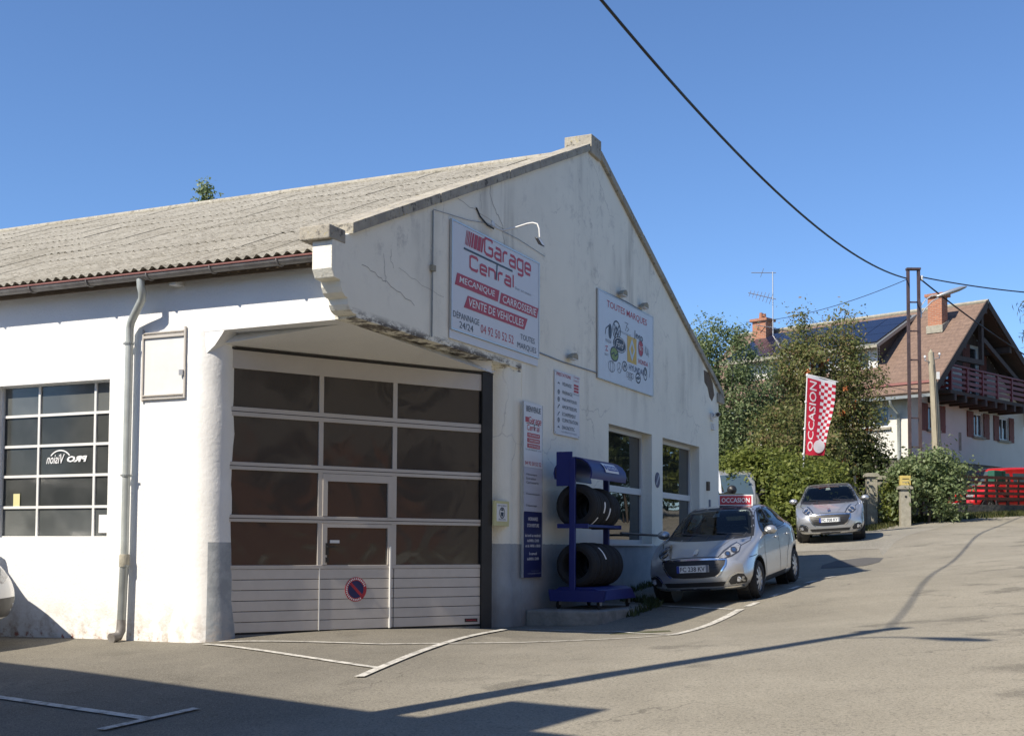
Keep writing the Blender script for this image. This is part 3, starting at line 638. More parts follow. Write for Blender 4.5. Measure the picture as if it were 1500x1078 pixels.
for x0 in (-5.79, -10.5):
    dx = x0 + 5.79
    wf = window_bars('window', x0 - (.058 if not dx else -.002), x0 + (1.978 if not dx else 1.99), 1.717, 3.808, [-5.17 + dx, -4.165 + dx], [3.39, 2.97, 2.555, 2.13], .14, .036, .018, 'white_frame', 'shop_glass', G)
    if not dx:
        text('PRO', -4.66, -4.30, 2.735, 2.82, 'white_print', wf, y=.130, bold=.05, shear=-.2, flip=True)
        text('Vision', -5.03, -4.70, 2.72, 2.85, 'white_print', wf, y=.130, bold=.012, shear=-.3, flip=True)
        strokes('logo_swoosh', 'white_print', wf, [ell(-4.78, 2.70, .22, .20, 10, 40, 140)], .018, y=.129)
        MB().prism([(-4.06, 1.78), (-3.84, 1.78), (-3.84, 2.02), (-4.06, 2.02)], left_fn, .118, .124).build('paper_notice', 'paper', wf)
        MB().prism([(-5.62, 2.14), (-5.50, 2.14), (-5.50, 2.32), (-5.62, 2.32)], left_fn, .126, .130).build('paper_notice', 'yellow_paper', wf)
box('window_backing', 'black_pl', G, -10.7, -3.7, .29, .31, 1.65, 3.9)
# ---- shop windows in the gable
def gable_window(t0, t1, zt):
    y = -.24
    fr = MB(); f_ = .075
    for a_ in ((t0 + .002, t0 + f_, 1.702, 3.858), (t1 - f_, t1 - .002, 1.702, 3.858), (t0 + f_, t1 - f_, 1.702, 1.702 + f_), (t0 + f_, t1 - f_, 3.858 - f_, 3.858)):
        fr.prism([(a_[0], a_[2]), (a_[1], a_[2]), (a_[1], a_[3]), (a_[0], a_[3])], gab_fn, y - .04, y + .04)
    f = fr.build('shop_window', 'upvc', G)
    MB().prism([(t0 + f_, zt - .06), (t1 - f_, zt - .06), (t1 - f_, zt + .06), (t0 + f_, zt + .06)], gab_fn, y - .035, y + .045).build('transom', 'upvc', f)
    for z0, z1 in ((1.702 + f_, zt - .06), (zt + .06, 3.858 - f_)):
        MB().prism([(t0 + f_ - .01, z0 - .01), (t1 - f_ + .01, z0 - .01), (t1 - f_ + .01, z1 + .01), (t0 + f_ - .01, z1 + .01)], gab_fn, y - .008, y + .004).build('pane', 'win_glass', f)
    MB().prism([(t0 - .03, 1.66), (t1 + .03, 1.66), (t1 + .03, 1.70), (t0 - .03, 1.70)], gab_fn, -.19, .035).build('sill', 'upvc', f)
gable_window(8.53, 10.95, 2.72); gable_window(11.62, 14.2, 2.72)
# ---- conduits and cables on the gable
MB().tube([(.02, 1.85, 6.10), (.02, 1.845, 5.2), (.02, 1.84, 4.40)], .012, 6).build('conduit', 'zinc', G)
MB().box(.0, .05, 1.80, 1.89, 5.28, 5.36).build('junction_box', 'pale_concrete', G)
MB().tube([(.012, 1.87, 6.12), (.014, 2.9, 6.22), (.014, 3.5, 6.32), (.014, 4.6, 6.33), (.012, 5.6, 6.28)], .004, 5).build('wall_cable', 'greyink', G)
MB().tube([(.012, 5.30, 4.70), (.014, 6.3, 4.68), (.014, 7.90, 4.70)], .011, 5).build('wall_cable', 'greyink', G)
MB().tube([(.012, 7.9, 6.20), (.016, 9.4, 6.235), (.014, 10.3, 6.22)], .009, 5).build('wall_cable', 'greyink', G)
# crack lines that really open in the render
def crack(pts, w=.010):
    w *= .7
    b = MB(); rnd = random.Random(len(pts)); P = []
    for i in range(len(pts) - 1):
        for k in range(4):
            f_ = k / 4; P.append((pts[i][0] + (pts[i + 1][0] - pts[i][0]) * f_ + rnd.uniform(-.02, .02), pts[i][1] + (pts[i + 1][1] - pts[i][1]) * f_ + rnd.uniform(-.02, .02)))
    P.append(pts[-1])
    for q in ribbon(P, w): b.add([(.0025, p.x, p.y) for p in q], [(0, 1, 2, 3)])
    b.build('wall_crack', 'crack', G)
crack([(3.6, 7.0), (3.63, 6.72), (3.85, 6.55), (4.05, 6.42), (4.1, 6.1)], .018); crack([(.1, 5.0), (.4, 4.97), (.62, 4.92), (.95, 4.86), (1.4, 4.74)], .012)
crack([(.62, 5.25), (.66, 5.0), (.66, 4.90)], .010); crack([(2.6, 6.45), (3.3, 6.42), (4.1, 6.37)], .010); crack([(3.3, 6.7), (3.32, 6.45)], .008); crack([(1.0, 5.15), (1.6, 5.05), (2.2, 5.0)], .007)
crack([(.8, 5.35), (.8, 5.2), (.86, 5.12)], .008)
shape_bm = MB(); pts = [(14.55, 5.62), (14.95, 5.60), (15.25, 5.42), (15.4, 5.15), (15.2, 4.98), (15.0, 5.05), (14.85, 5.25), (14.6, 5.35)]
shape_bm.prism(pts, gab_fn, .0015, .004).build('bare_patch', 'timber', G)
MB().box(.0, .05, 14.72, 14.86, 2.92, 3.12).build('switch_box', 'timber', G); MB().box(.0, .03, 14.92, 15.0, 2.52, 2.72).build('switch_box', 'greyink', G)

# ---- sectional door set back at an angle under the beam
DA = Vector((-2.12, .20, 0)); DB = Vector((-.10, 3.77, 0)); DD = (DB - DA).normalized(); DN = Vector((DD.y, -DD.x, 0)); DL = (DB - DA).length
dfn = lambda u, z, d: (DA.x + DD.x * u + DN.x * d, DA.y + DD.y * u + DN.y * d, z)
def dquad(u0, u1, z0, z1): return [(u0, z0), (u1, z0), (u1, z1), (u0, z1)]
K = 1.007
UC = [(.02, 1.365 * K), (1.43 * K, 2.495 * K), (2.565 * K, 3.93 * K)]
DZ = [(3.41, 3.90), (2.70, 3.28), (2.02, 2.59), (1.37, 1.92)]
door = MB()
for u in (1.3975 * K, 2.53 * K): door.prism(dquad(u - .034, u + .034, 1.32, 3.93), dfn, -.045, .0)
for z0, z1 in ((3.90, 4.14), (3.285, 3.405), (2.595, 2.695), (1.925, 2.015), (1.315, 1.365)):
    door.prism(dquad(.0, 3.965 * K, z0, z1), dfn, -.05, .004)
door = door.build('sectional_door', 'alu', G, bevel=.003)
for z in (3.345, 2.645, 1.97): MB().prism(dquad(.002, 3.965 * K, z - .005, z + .005), dfn, -.01, .0055).build('section_joint', 'dark_frame', door)
for c, (u0, u1) in enumerate(UC):
    for r, (z0, z1) in enumerate(DZ):
        f_ = 0 if not (c == 1 and r >= 2) else .07
        MB().prism(dquad(u0 - .02, u1 + .02, z0 - .02, z1 + .02), dfn, -.028, -.020).build('pane', 'door_glass', door)
        if f_:
            zt = .10 if r == 2 else .05; zb = .0 if r == 2 else .0
            for q in (dquad(u0, u0 + f_, z0, z1), dquad(u1 - f_, u1, z0, z1), dquad(u0 + f_, u1 - f_, z1 - zt, z1)): MB().prism(q, dfn, -.02, .010).build('pass_door_frame', 'alu', door)
NZ = 6
for c, (u0, u1) in enumerate(((.0, 1.39 * K), (1.404 * K, 2.522 * K), (2.538 * K, 3.965 * K))):
    for r in range(NZ):
        z0 = .50 + r * .815 / NZ; z1 = .50 + (r + 1) * .815 / NZ
        MB().prism(dquad(u0, u1, z0 + .004, z1 - .004), dfn, -.04, -.002).build('panel', 'alu_panel', door, bevel=.004)
MB().prism(dquad(2.453 * K, 2.473 * K, .50, 1.62), dfn, .0, .030).build('pass_door_edge', 'white_frame', door)
MB().prism(dquad(1.391 * K, 1.403 * K, .50, 1.32), dfn, -.004, .006).build('pass_door_edge', 'white_frame', door)
MB().prism(dquad(.0, 3.965 * K, .44, .496), dfn, -.035, -.005).build('bottom_seal', 'black', door)
h = MB().prism(dquad(1.485, 1.53, 1.50, 1.66), dfn, .01, .022); h.prism(dquad(1.49, 1.62, 1.60, 1.625), dfn, .04, .055); h.prism(dquad(1.495, 1.52, 1.60, 1.625), dfn, .02, .05)
h.build('handle', 'black_pl', door)
MB().prism(dquad(1.485, 1.53, 1.40, 1.47), dfn, .01, .025).build('lock', 'black_pl', door)
MB().prism(dquad(1.56, 1.70, 1.66, 1.70), dfn, -.015, .0).build('paper_strip', 'paper', door)
st = MB().prism(dquad(3.73, 3.95, .54, .59), dfn, -.001, .003).build('maker_plate', 'black_pl', door)
def dtext(s, u0, u1, z0, z1, m, par, d=.006, **k): return text(s, u0, u1, z0, z1, m, par, warp=lambda u, z: dfn(u, z, d), **k)
dtext('FORMETAL', 3.75, 3.93, .553, .577, 'red2', st, .0045, bold=.03)
def disc_sign(fn, cu, cz, r, parent, top=None):
    ds = MB().prism(ell(cu, cz, r, r, 28), fn, .0, .004).build('no_parking_sticker', 'red', parent)
    MB().prism(ell(cu, cz, r * .72, r * .72, 24), fn, .004, .005).build('blue_disc', 'navy', ds)
    a_ = r * .72; q = [(cu - a_ * .80, cz + a_ * .58), (cu - a_ * .58, cz + a_ * .80), (cu + a_ * .80, cz - a_ * .58), (cu + a_ * .58, cz - a_ * .80)]
    MB().prism(q, fn, .005, .006).build('red_bar', 'red', ds)
    b = MB()
    for k in range(26):   # ring of small white letters, read as dashes at this size
        a1 = R(20 + k * 140 / 12.5); rr = r * .86; w = r * .045; hh = r * .075
        cxx, czz = cu + rr * math.cos(a1), cz + rr * math.sin(a1); er = Vector((math.cos(a1), math.sin(a1))); et = Vector((-er.y, er.x))
        b.add([fn(cxx + et.x * i * w + er.x * j * hh, czz + et.y * i * w + er.y * j * hh, .0052) for i, j in ((-1, -1), (1, -1), (1, 1), (-1, 1))], [(0, 1, 2, 3)])
    b.build('ring_lettering', 'white_print', ds); return ds
disc_sign(lambda u, z, d: dfn(u, z, d + .0), 1.955, 1.035, .165, door)
# frame and rails around the door
fr = MB()
fr.prism(dquad(3.968 * K, 4.10, .40, 4.172), dfn, -.06, .03)
fr.prism(dquad(4.10, 4.20, .40, 4.17), dfn, -.10, -.0)
fr.prism(dquad(-.10, 4.2, 4.145, 4.17), dfn, -.06, .012)
fr.build('door_rail', 'dark_frame', G)
MB().prism(dquad(-.05, 4.10, 4.15, 4.37), dfn, -.075, -.06).build('lintel', 'alu', G)
MB().prism(dquad(.15, 4.3, .0, 4.34), dfn, -.6, -.25).build('dark_hall', 'black_pl', G)
MB().prism([(-2.10, .24), (-.12, 3.74), (-.4, 3.9), (-2.3, .5)], lambda o, t, d: (o, t, d), .2, .475).build('threshold', 'concrete', G)
# back and far walls
box('rear_wall', 'white', G, -26, -.31, 15.45, 15.74, -.3, 4.98); box('end_wall', 'white', G, -25.9, -25.6, .31, 15.4, -.6, 5.0)

# ------------------------------------------------------------------ signs hung on the garage
WG = R(90) - ANG
def on_gable(name, t, z, label, cat, group=None, o=.0): return empty(name, W(o, t, z), WG, label, cat, group)
# the large trade board.  local x = t-2.365, z = height-4.605
S = on_gable('trade_sign', 2.365, 4.605, 'large white board with red lettering and slanted red bands over the garage door', 'sign', o=.012)
MB().box(0, 2.93, -.03, 0, 0, 1.485).build('board', 'board', S, bevel=.004)
for q in ((0, 2.93, -.02, .0), (0, 2.93, 1.485, 1.505), (-.02, 0, -.02, 1.505), (2.93, 2.95, -.02, 1.505)): MB().box(q[0], q[1], -.036, 0, q[2], q[3]).build('edge_trim', 'steel', S)
MB().box(-.02, 2.95, -.012, 0, -.14, -.022).build('lower_board', 'board', S)
tt = lambda t: t - 2.365
zz = lambda z: z - 4.605
GL = {'G': [[(.60, .84), (.54, 1), (.12, 1), (0, .88), (0, .12), (.12, 0), (.52, 0), (.62, .1), (.62, .46), (.30, .46)]],
      'a': [[(.06, .68), (.38, .68), (.48, .58), (.48, 0), (.1, 0), (0, .09), (0, .28), (.1, .37), (.43, .37)]],
      'r': [[(0, 0), (0, .54), (.12, .68), (.34, .68)]], 'g': [[(.43, .02), (.1, .02), (0, .12), (0, .58), (.1, .68), (.48, .68), (.48, -.2), (.38, -.3), (.04, -.3)]],
      'e': [[(.46, 0), (.1, 0), (0, .1), (0, .58), (.1, .68), (.38, .68), (.48, .58), (.48, .34), (.06, .34)]],
      'C': [[(.58, .84), (.50, 1), (.12, 1), (0, .88), (0, .12), (.12, 0), (.50, 0), (.58, .16)]], 'n': [[(0, 0), (0, .68), (.36, .68), (.48, .56), (.48, 0)]], 'l': [[(.03, 0), (.03, 1.02)]]}
def logo_word(s, x, z, h, w, wid, m, par, y=-.033):
    for ch in s:
        if ch == ' ': x += wid * .42; continue
        strokes('lettering', m, par, [l for l in GL[ch]], w, y, x, z, wid, h); x += wid * ({'r': .36, 'l': .08, 'G': .64, 'C': .60}.get(ch, .5) + .17)
    return x
logo_word('Garage', tt(3.36), zz(5.845), .235, .042, .42, 'red2', S)
logo_word('Cen', tt(2.90), zz(5.53), .185, .040, .42, 'red2', S); logo_word('ral', tt(3.82), zz(5.535), .185, .040, .42, 'red2', S)
k0 = MB()
for i, (u, w) in enumerate(((.0, .015), (.035, .022), (.075, .03), (.125, .04), (.185, .055), (.26, .10), (.375, .10), (.49, .055))):
    k0.add([(tt(2.735 + u), -.033, zz(5.835)), (tt(2.735 + u + w), -.033, zz(5.835)), (tt(2.79 + u + w), -.033, zz(6.05)), (tt(2.79 + u), -.033, zz(6.05))], [(0, 1, 2, 3)])
k0.build('logo_bars', 'red', S)
MB().box(tt(2.705), tt(4.31), -.034, -.032, zz(5.762), zz(5.790)).build('logo_rule', 'ink', S)
shape('logo_stem', 'ink', S, [(tt(3.725), zz(5.53)), (tt(3.765), zz(5.53)), (tt(3.795), zz(5.76)), (tt(3.755), zz(5.76))], -.033)
def band(poly, name='red_band'): return MB().prism([(tt(a_), zz(b_)) for a_, b_ in poly], lambda u, v, d: (u, -.032 - d, v), 0, .003).build(name, 'red', S)
band([(2.445, 5.22), (3.80, 5.22), (3.857, 5.393), (2.51, 5.393)]); band([(3.86, 5.21), (5.22, 5.215), (5.277, 5.377), (3.92, 5.377)]); band([(2.72, 4.948), (4.745, 4.955), (4.863, 5.14), (2.836, 5.131)])
stx = dict(y=-.037, shear=.12, bold=.008)
text('MECANIQUE', tt(2.57), tt(3.70), zz(5.255), zz(5.36), 'white_print', S, **stx); text('CARROSSERIE', tt(3.96), tt(5.19), zz(5.24), zz(5.35), 'white_print', S, **stx)
text('VENTE DE VEHICULES', tt(2.86), tt(4.71), zz(4.99), zz(5.105), 'white_print', S, **stx)
text('DÉPANNAGE', tt(2.40), tt(3.20), zz(4.765), zz(4.875), 'ink', S, y=-.033); text('24/24', tt(2.585), tt(3.01), zz(4.64), zz(4.735), 'ink', S, y=-.033)
text('04 92 50 52 52', tt(3.25), tt(4.36), zz(4.675), zz(4.80), 'red2', S, y=-.033); text('TOUTES', tt(4.61), tt(5.14), zz(4.79), zz(4.875), 'ink', S, y=-.033)
text('MARQUES', tt(4.50), tt(5.20), zz(4.635), zz(4.735), 'ink', S, y=-.033); text('Sur ac-auto', tt(4.41), tt(5.0), zz(5.525), zz(5.565), 'greyink', S, y=-.033)
# brands board
S = on_gable('brands_board', 7.92, 4.63, 'white board covered with car makers emblems high on the shaded gable', 'sign', o=.012)
tt = lambda t: t - 7.92
zz = lambda z: z - 4.63
MB().box(0, 2.99, -.025, 0, 0, 1.55).build('board', 'board2', S, bevel=.004)
for q in ((0, 2.99, -.018, .0), (0, 2.99, 1.55, 1.568), (-.018, 0, -.018, 1.568), (2.99, 3.008, -.018, 1.568)): MB().box(q[0], q[1], -.03, 0, q[2], q[3]).build('edge_trim', 'steel', S)
Y = -.028
text('TOUTES MARQUES', tt(8.33), tt(10.53), zz(5.93), zz(6.075), 'red2', S, y=Y, bold=.006)
strokes('emblem', 'ink', S, [ell(tt(8.838), zz(5.60), .20, .165, 20) + ['c'], [(tt(8.72), zz(5.70)), (tt(8.80), zz(5.60)), (tt(8.838), zz(5.66)), (tt(8.876), zz(5.60)), (tt(8.956), zz(5.70))],
        [(tt(8.70), zz(5.62)), (tt(8.775), zz(5.49)), (tt(8.838), zz(5.58)), (tt(8.90), zz(5.49)), (tt(8.976), zz(5.62))]], .03, Y)
strokes('emblem', 'ink', S, [[(tt(8.25), zz(5.44)), (tt(8.29), zz(5.55)), (tt(8.42), zz(5.62)), (tt(8.50), zz(5.56))]], .022, Y)
shape('emblem', 'ink', S, ell(tt(8.50), zz(5.53), .085, .14, 16), Y)
text('MAZDA', tt(8.27), tt(8.57), zz(5.31), zz(5.365), 'greyink', S, y=Y)
strokes('emblem', 'greyink', S, [[(tt(9.27), zz(5.82)), (tt(9.45), zz(5.82)), (tt(9.36), zz(5.76)), (tt(9.50), zz(5.72)), (tt(9.38), zz(5.66))], [(tt(9.36), zz(5.74)), (tt(9.30), zz(5.66))]], .018, Y)
text('PEUGEOT', tt(9.06), tt(9.62), zz(5.59), zz(5.63), 'greyink', S, y=Y)
text('Jeep', tt(9.78), tt(10.30), zz(5.58), zz(5.76), 'ink', S, y=Y, bold=.012, slope=-.02)
shape('emblem', 'ink', S, ell(tt(9.0), zz(5.355), .34, .145, 28), Y); strokes('emblem_ring', 'white_print', S, [ell(tt(9.0), zz(5.355), .30, .122, 28) + ['c']], .012, Y - .002)
text('Ford', tt(8.80), tt(9.20), zz(5.30), zz(5.42), 'white_print', S, y=Y - .003, shear=.3)
shape('emblem_ground', 'yellow', S, [(tt(9.41), zz(5.105)), (tt(9.93), zz(5.105)), (tt(9.93), zz(5.60)), (tt(9.41), zz(5.60))], Y)
strokes('emblem', 'steel', S, [[(tt(9.67), zz(5.53)), (tt(9.80), zz(5.36)), (tt(9.67), zz(5.19)), (tt(9.54), zz(5.36)), 'c']], .062, Y - .002)
shape('emblem', 'red', S, ell(tt(10.17), zz(5.46), .145, .155, 22), Y); strokes('emblem_ring', 'greyink', S, [ell(tt(10.17), zz(5.46), .145, .155, 22) + ['c']], .016, Y - .002)
text('FIAT', tt(10.06), tt(10.28), zz(5.41), zz(5.51), 'white_print', S, y=Y - .003)
text('KIA', tt(10.42), tt(10.66), zz(5.40), zz(5.56), 'greyink', S, y=Y, slope=-.05)
strokes('emblem', 'red2', S, [[(tt(8.25), zz(5.22)), (tt(8.37), zz(5.24)), (tt(8.28), zz(5.15)), (tt(8.40), zz(5.16))]], .015, Y); text('SEAT', tt(8.22), tt(8.42), zz(5.06), zz(5.10), 'greyink', S, y=Y)
shape('emblem', 'lime', S, ell(tt(8.72), zz(5.145), .19, .12, 24), Y); strokes('emblem_ring', 'ink', S, [ell(tt(8.72), zz(5.145), .20, .125, 24) + ['c'], [(tt(8.56), zz(5.12)), (tt(8.70), zz(5.17)), (tt(8.74), zz(5.11)), (tt(8.88), zz(5.17))]], .025, Y - .002)
text('HONDA', tt(10.03), tt(10.60), zz(5.155), zz(5.245), 'red2', S, y=Y, bold=.012)
strokes('emblem', 'ink', S, [ell(tt(9.27), zz(4.995), .13, .085, 18) + ['c'], [(tt(9.21), zz(4.95)), (tt(9.26), zz(5.05))], [(tt(9.29), zz(4.945)), (tt(9.34), zz(5.045))], [(tt(9.235), zz(4.995)), (tt(9.315), zz(5.0))]], .022, Y)
text('HYUNDAI', tt(9.50), tt(10.33), zz(4.955), zz(5.065), 'navy', S, y=Y, bold=.012)
strokes('emblem', 'greyink', S, [ell(tt(8.58), zz(4.90), .17, .10, 20) + ['c'], ell(tt(8.58), zz(4.90), .07, .10, 16) + ['c']], .016, Y)
strokes('emblem', 'greyink', S, [ell(tt(8.98), zz(4.93), .115, .095, 18) + ['c'], [(tt(8.98), zz(5.02)), (tt(8.98), zz(4.93)), (tt(8.90), zz(4.87))], [(tt(8.985), zz(4.93)), (tt(9.06), zz(4.87))]], .013, Y)
strokes('emblem', 'greyink', S, [ell(tt(9.42 + .09 * i), zz(4.86), .065, .05, 14) + ['c'] for i in range(4)], .013, Y); text('Audi', tt(9.45), tt(9.66), zz(4.765), zz(4.80), 'greyink', S, y=Y)
strokes('emblem', 'ink', S, [ell(tt(10.02), zz(4.865), .13, .09, 20) + ['c'], [(tt(9.92), zz(4.85)), (tt(10.04), zz(4.89)), (tt(9.99), zz(4.84)), (tt(10.12), zz(4.88))]], .03, Y)
strokes('emblem', 'ink', S, [ell(tt(10.44), zz(5.0), .10, .12, 18) + ['c'], ell(tt(10.44), zz(5.03), .05, .06, 12) + ['c']], .022, Y)
strokes('emblem', 'greyink', S, [ell(tt(10.60), zz(5.13), .12, .2, 10, -60, 40)], .02, Y)
# services board
S = on_gable('services_board', 6.0, 3.46, 'white board listing workshop services above the blue tyre rack', 'sign', o=.010)
tt = lambda t: t - 6.0
zz = lambda z: z - 3.46
MB().box(0, 1.06, -.02, 0, 0, 1.05).build('board', 'board', S, bevel=.003)
for u, v in ((.03, .03), (1.03, .03), (.03, 1.02), (1.03, 1.02)): MB().lathe([(.014, 0), (.014, .006)], (u, -.026, v), 'y', 8).build('fixing_screw', 'steel', S)
Y = -.023
text('PRESTATIONS', .05, .66, .965, 1.02, 'red2', S, y=Y, bold=.01)
for s, z in (('VIDANGE', 4.31), ('FREINAGE', 4.17), ('PNEUMATIQUES', 4.051), ('AMORTISSEURS', 3.932), ('ECHAPPEMENT', 3.812), ('CLIMATISATION', 3.713), ('DIAGNOSTIC', 3.594)):
    text(s, .29, .29 + .048 * len(s) + .06, zz(z) - .03, zz(z) + .03, 'ink', S, y=Y)
for i, z in enumerate((4.30, 4.16, 4.04, 3.92, 3.80, 3.70, 3.58)):
    if i in (1, 2, 5): strokes('pictogram', 'ink', S, [ell(.14, zz(z), .035, .032, 12) + ['c'], [(.12, zz(z)), (.16, zz(z) + .004)]], .016, Y)
    else: strokes('pictogram', 'ink', S, [[(.10, zz(z) - (.03 if i in (3, 4) else 0)), (.14, zz(z) + .012), (.18, zz(z) + (.035 if i in (3, 4) else -.006))]], .020, Y)
text('Garage', .78, 1.02, 1.0, 1.04, 'red2', S, y=Y); text('Central', .78, 1.0, .95, .985, 'red2', S, y=Y)
for z in (.885, .835, .785): MB().box(.80, 1.0, Y - .001, -.02, z - .018, z + .018).build('red_band', 'red', S)
text('04 92 50 52 52', .78, 1.02, .72, .745, 'ink', S, y=Y); text('TOUTES REPARATIONS MECANIQUES', .25, .92, .045, .07, 'greyink', S, y=Y)
# welcome and opening hours panel
S = on_gable('hours_panel', 4.74, 1.155, 'tall narrow welcome and opening hours panel with a navy lower half', 'sign', o=.022)
tt = lambda t: t - 4.74
zz = lambda z: z - 1.155
MB().box(0, .70, -.025, 0, 1.695, 2.70).build('welcome_board', 'board', S); MB().box(0, .70, -.025, 0, 1.015, 1.692).build('grey_board', 'board3', S); MB().box(0, .70, -.026, 0, 0, 1.012).build('hours_board', 'navy', S)
for x in (-.012, .70): MB().box(x, x + .012, -.032, 0, 0, 2.70).build('edge_trim', 'steel', S)
Y = -.028
text('BIENVENUE', .09, .63, zz(3.71), zz(3.80), 'ink', S, y=Y, bold=.012); logo_word('Garage', .20, zz(3.545), .085, .015, .118, 'red2', S, Y); logo_word('Cen', .13, zz(3.43), .075, .014, .128, 'red2', S, Y); logo_word('ral', .42, zz(3.43), .075, .014, .128, 'red2', S, Y)
MB().box(.10, .56, Y - .001, -.025, zz(3.525), zz(3.533)).build('logo_rule', 'ink', S); MB().box(.385, .399, Y - .001, -.025, zz(3.43), zz(3.5249)).build('logo_stem', 'ink', S)
MB().box(.06, .18, Y, -.025, zz(3.545), zz(3.625)).build('logo_bars', 'red', S)
for z, s in ((3.352, 'MECANIQUE'), (3.27, 'CARROSSERIE'), (3.187, 'VENTE DE VEHICULES')):
    MB().box(.13, .60, Y - .001, -.025, zz(z) - .033, zz(z) + .033).build('red_band', 'red', S); text(s, .17, .56, zz(z) - .018, zz(z) + .018, 'white_print', S, y=Y - .003)
text('TOUTES MARQUES  24/24', .06, .66, zz(3.11), zz(3.135), 'ink', S, y=Y); text('04 92 50 52 52', .05, .66, zz(2.885), zz(2.945), 'red2', S, y=Y, bold=.008)
for z, s, w in ((2.72, 'Mécanique', .40), (2.66, 'Entretien', .36), (2.60, 'Carrosserie', .46), (2.42, 'Pneumatiques', .50), (2.24, 'Dépannage', .40)): text(s, .10, .10 + w, zz(z), zz(z) + .038, 'ink', S, y=Y)
for z, s, a_, b_, h_ in ((2.03, 'HORAIRES', .18, .54, .055), (1.93, "D'OUVERTURE", .14, .58, .055), (1.78, 'du lundi au vendredi', .06, .64, .045), (1.70, 'de 8H00 à 12H00', .14, .58, .045), (1.62, 'et de 14H00 à 18H00', .08, .64, .045), (1.50, 'le samedi', .22, .50, .045), (1.42, 'de 8H00 à 12H00', .14, .58, .045)):
    text(s, a_, b_, zz(z), zz(z) + h_, 'white_print', S, y=Y, bold=.01)
text('Retrouvez-nous sur', .30, .58, zz(1.245), zz(1.27), 'greyink', S, y=Y); text('www.garagecentral.fr', .16, .66, zz(1.20), zz(1.228), 'board3', S, y=Y)
# face mask notice
S = on_gable('mask_notice', 3.84, 1.93, 'small white face mask notice on a yellow sheet beside the big door', 'notice', o=-.02)
MB().box(0, .50, -.012, .02, 0, .37).build('yellow_sheet', 'yellow_paper', S); MB().box(.07, .43, -.016, -.0125, .07, .33).build('paper_sheet', 'paper', S)
text('PORT DU MASQUE', .10, .40, .285, .31, 'ink', S, y=-.018); text('OBLIGATOIRE', .13, .37, .088, .108, 'ink', S, y=-.018)
strokes('pictogram', 'ink', S, [ell(.25, .195, .085, .075, 20) + ['c']], .018, -.018); shape('pictogram', 'ink', S, [(.20, .205), (.30, .205), (.29, .15), (.25, .14), (.21, .15)], -.019); shape('pictogram', 'ink', S, ell(.25, .225, .045, .03, 12, 0, 180), -.019)
# no parking disc between the two windows
S = on_gable('no_parking_disc', 11.28, 2.98, 'small round blue no parking disc between the two shop windows', 'sign', o=.004)
MB().prism(ell(0, 0, .15, .155, 26), lambda u, v, d: (u, -d, v), .0, .006).build('disc', 'navy', S)
MB().prism([(-.10, -.085), (-.065, -.115), (.10, .085), (.065, .115)], lambda u, v, d: (u, -d, v), .006, .008).build('slash', 'greyink', S); M['greyink2'] = mat('faded_white', (.40, .43, .50), .6); S.children[-1].data.materials[0] = M['greyink2']
# gooseneck lamp over the trade board
S = on_gable('sign_floodlight', 3.70, 6.30, 'floodlight on a curved white arm reaching over the trade board', 'lamp')
arm = [(0, -.0, .05), (.02, -.05, .0), (.06, -.14, -.04), (.12, -.32, .0), (.17, -.48, .05), (.19, -.56, .06), (.20, -.63, .04), (.205, -.66, -.03), (.205, -.67, -.16)]
MB().tube(arm, .013, 8).build('arm', 'white_frame', S, smooth=60); MB().lathe([(.05, 0), (.05, .02)], (0, -.02, .05), 'y', 12).build('wall_plate', 'white_frame', S)
MB().tube([(-.55, -.012, .16), (-.45, -.02, .06), (-.2, -.02, -.01), (-.02, -.03, -.02)], .012, 6).build('supply_cable', 'cable', S)
hb = MB(); hb.prism([(-.06, -.055), (.06, -.055), (.08, .055), (-.08, .055)], lambda u, v, d: (.205 + u, -.67 + v * .5 + d * .8, -.23 + v + d * .35), -.035, .035); hb.build('lamp_head', 'black_pl', S, bevel=.01)
MB().add([(.155, -.73, -.285), (.255, -.73, -.285), (.27, -.675, -.19), (.14, -.675, -.19)], [(0, 1, 2, 3)]).build('lamp_glass', 'white_frame', S)
# flat floodlights above the boards
for t, z, lab in ((6.62, 4.78, 'small grey wall floodlight between the trade board and the brands board'), (9.05, 6.30, 'left grey floodlight on top edge of the brands board'), (10.25, 6.28, 'right grey floodlight on top edge of the brands board')):
    S = on_gable('wall_floodlight', t, z, lab, 'lamp', 'floodlights on the gable')
    MB().prism([(-.15, -.02), (.15, -.02), (.11, .05), (.02, .085), (-.08, .05)], lambda u, v, d: (u, -d - v * .2, v), .03, .13).build('lamp_head', 'pale_concrete', S, bevel=.01); MB().box(-.05, .05, -.04, 0, -.01, .05).build('bracket', 'steel', S)
    MB().box(-.12, .12, -.135, -.04, -.033, -.021).build('lamp_glass', 'white_frame', S)
S = on_gable('security_camera', 15.15, 4.62, 'small white security camera near the far corner of the gable', 'camera')
MB().box(-.07, .07, -.05, 0, -.09, .09).build('base', 'white_frame', S, bevel=.01); MB().tube([(0, -.05, 0), (0, -.13, .02)], .025, 8).build('arm', 'white_frame', S)
MB().tube([(.12, -.10, .06), (-.16, -.20, .03)], .055, 12).build('body', 'white_frame', S); MB().tube([(-.16, -.20, .03), (-.18, -.207, .028)], .045, 12).build('lens', 'black_pl', S)
MB().box(-.04, .10, -.07, .0, -.30, -.16).build('junction_box', 'white_frame', S)
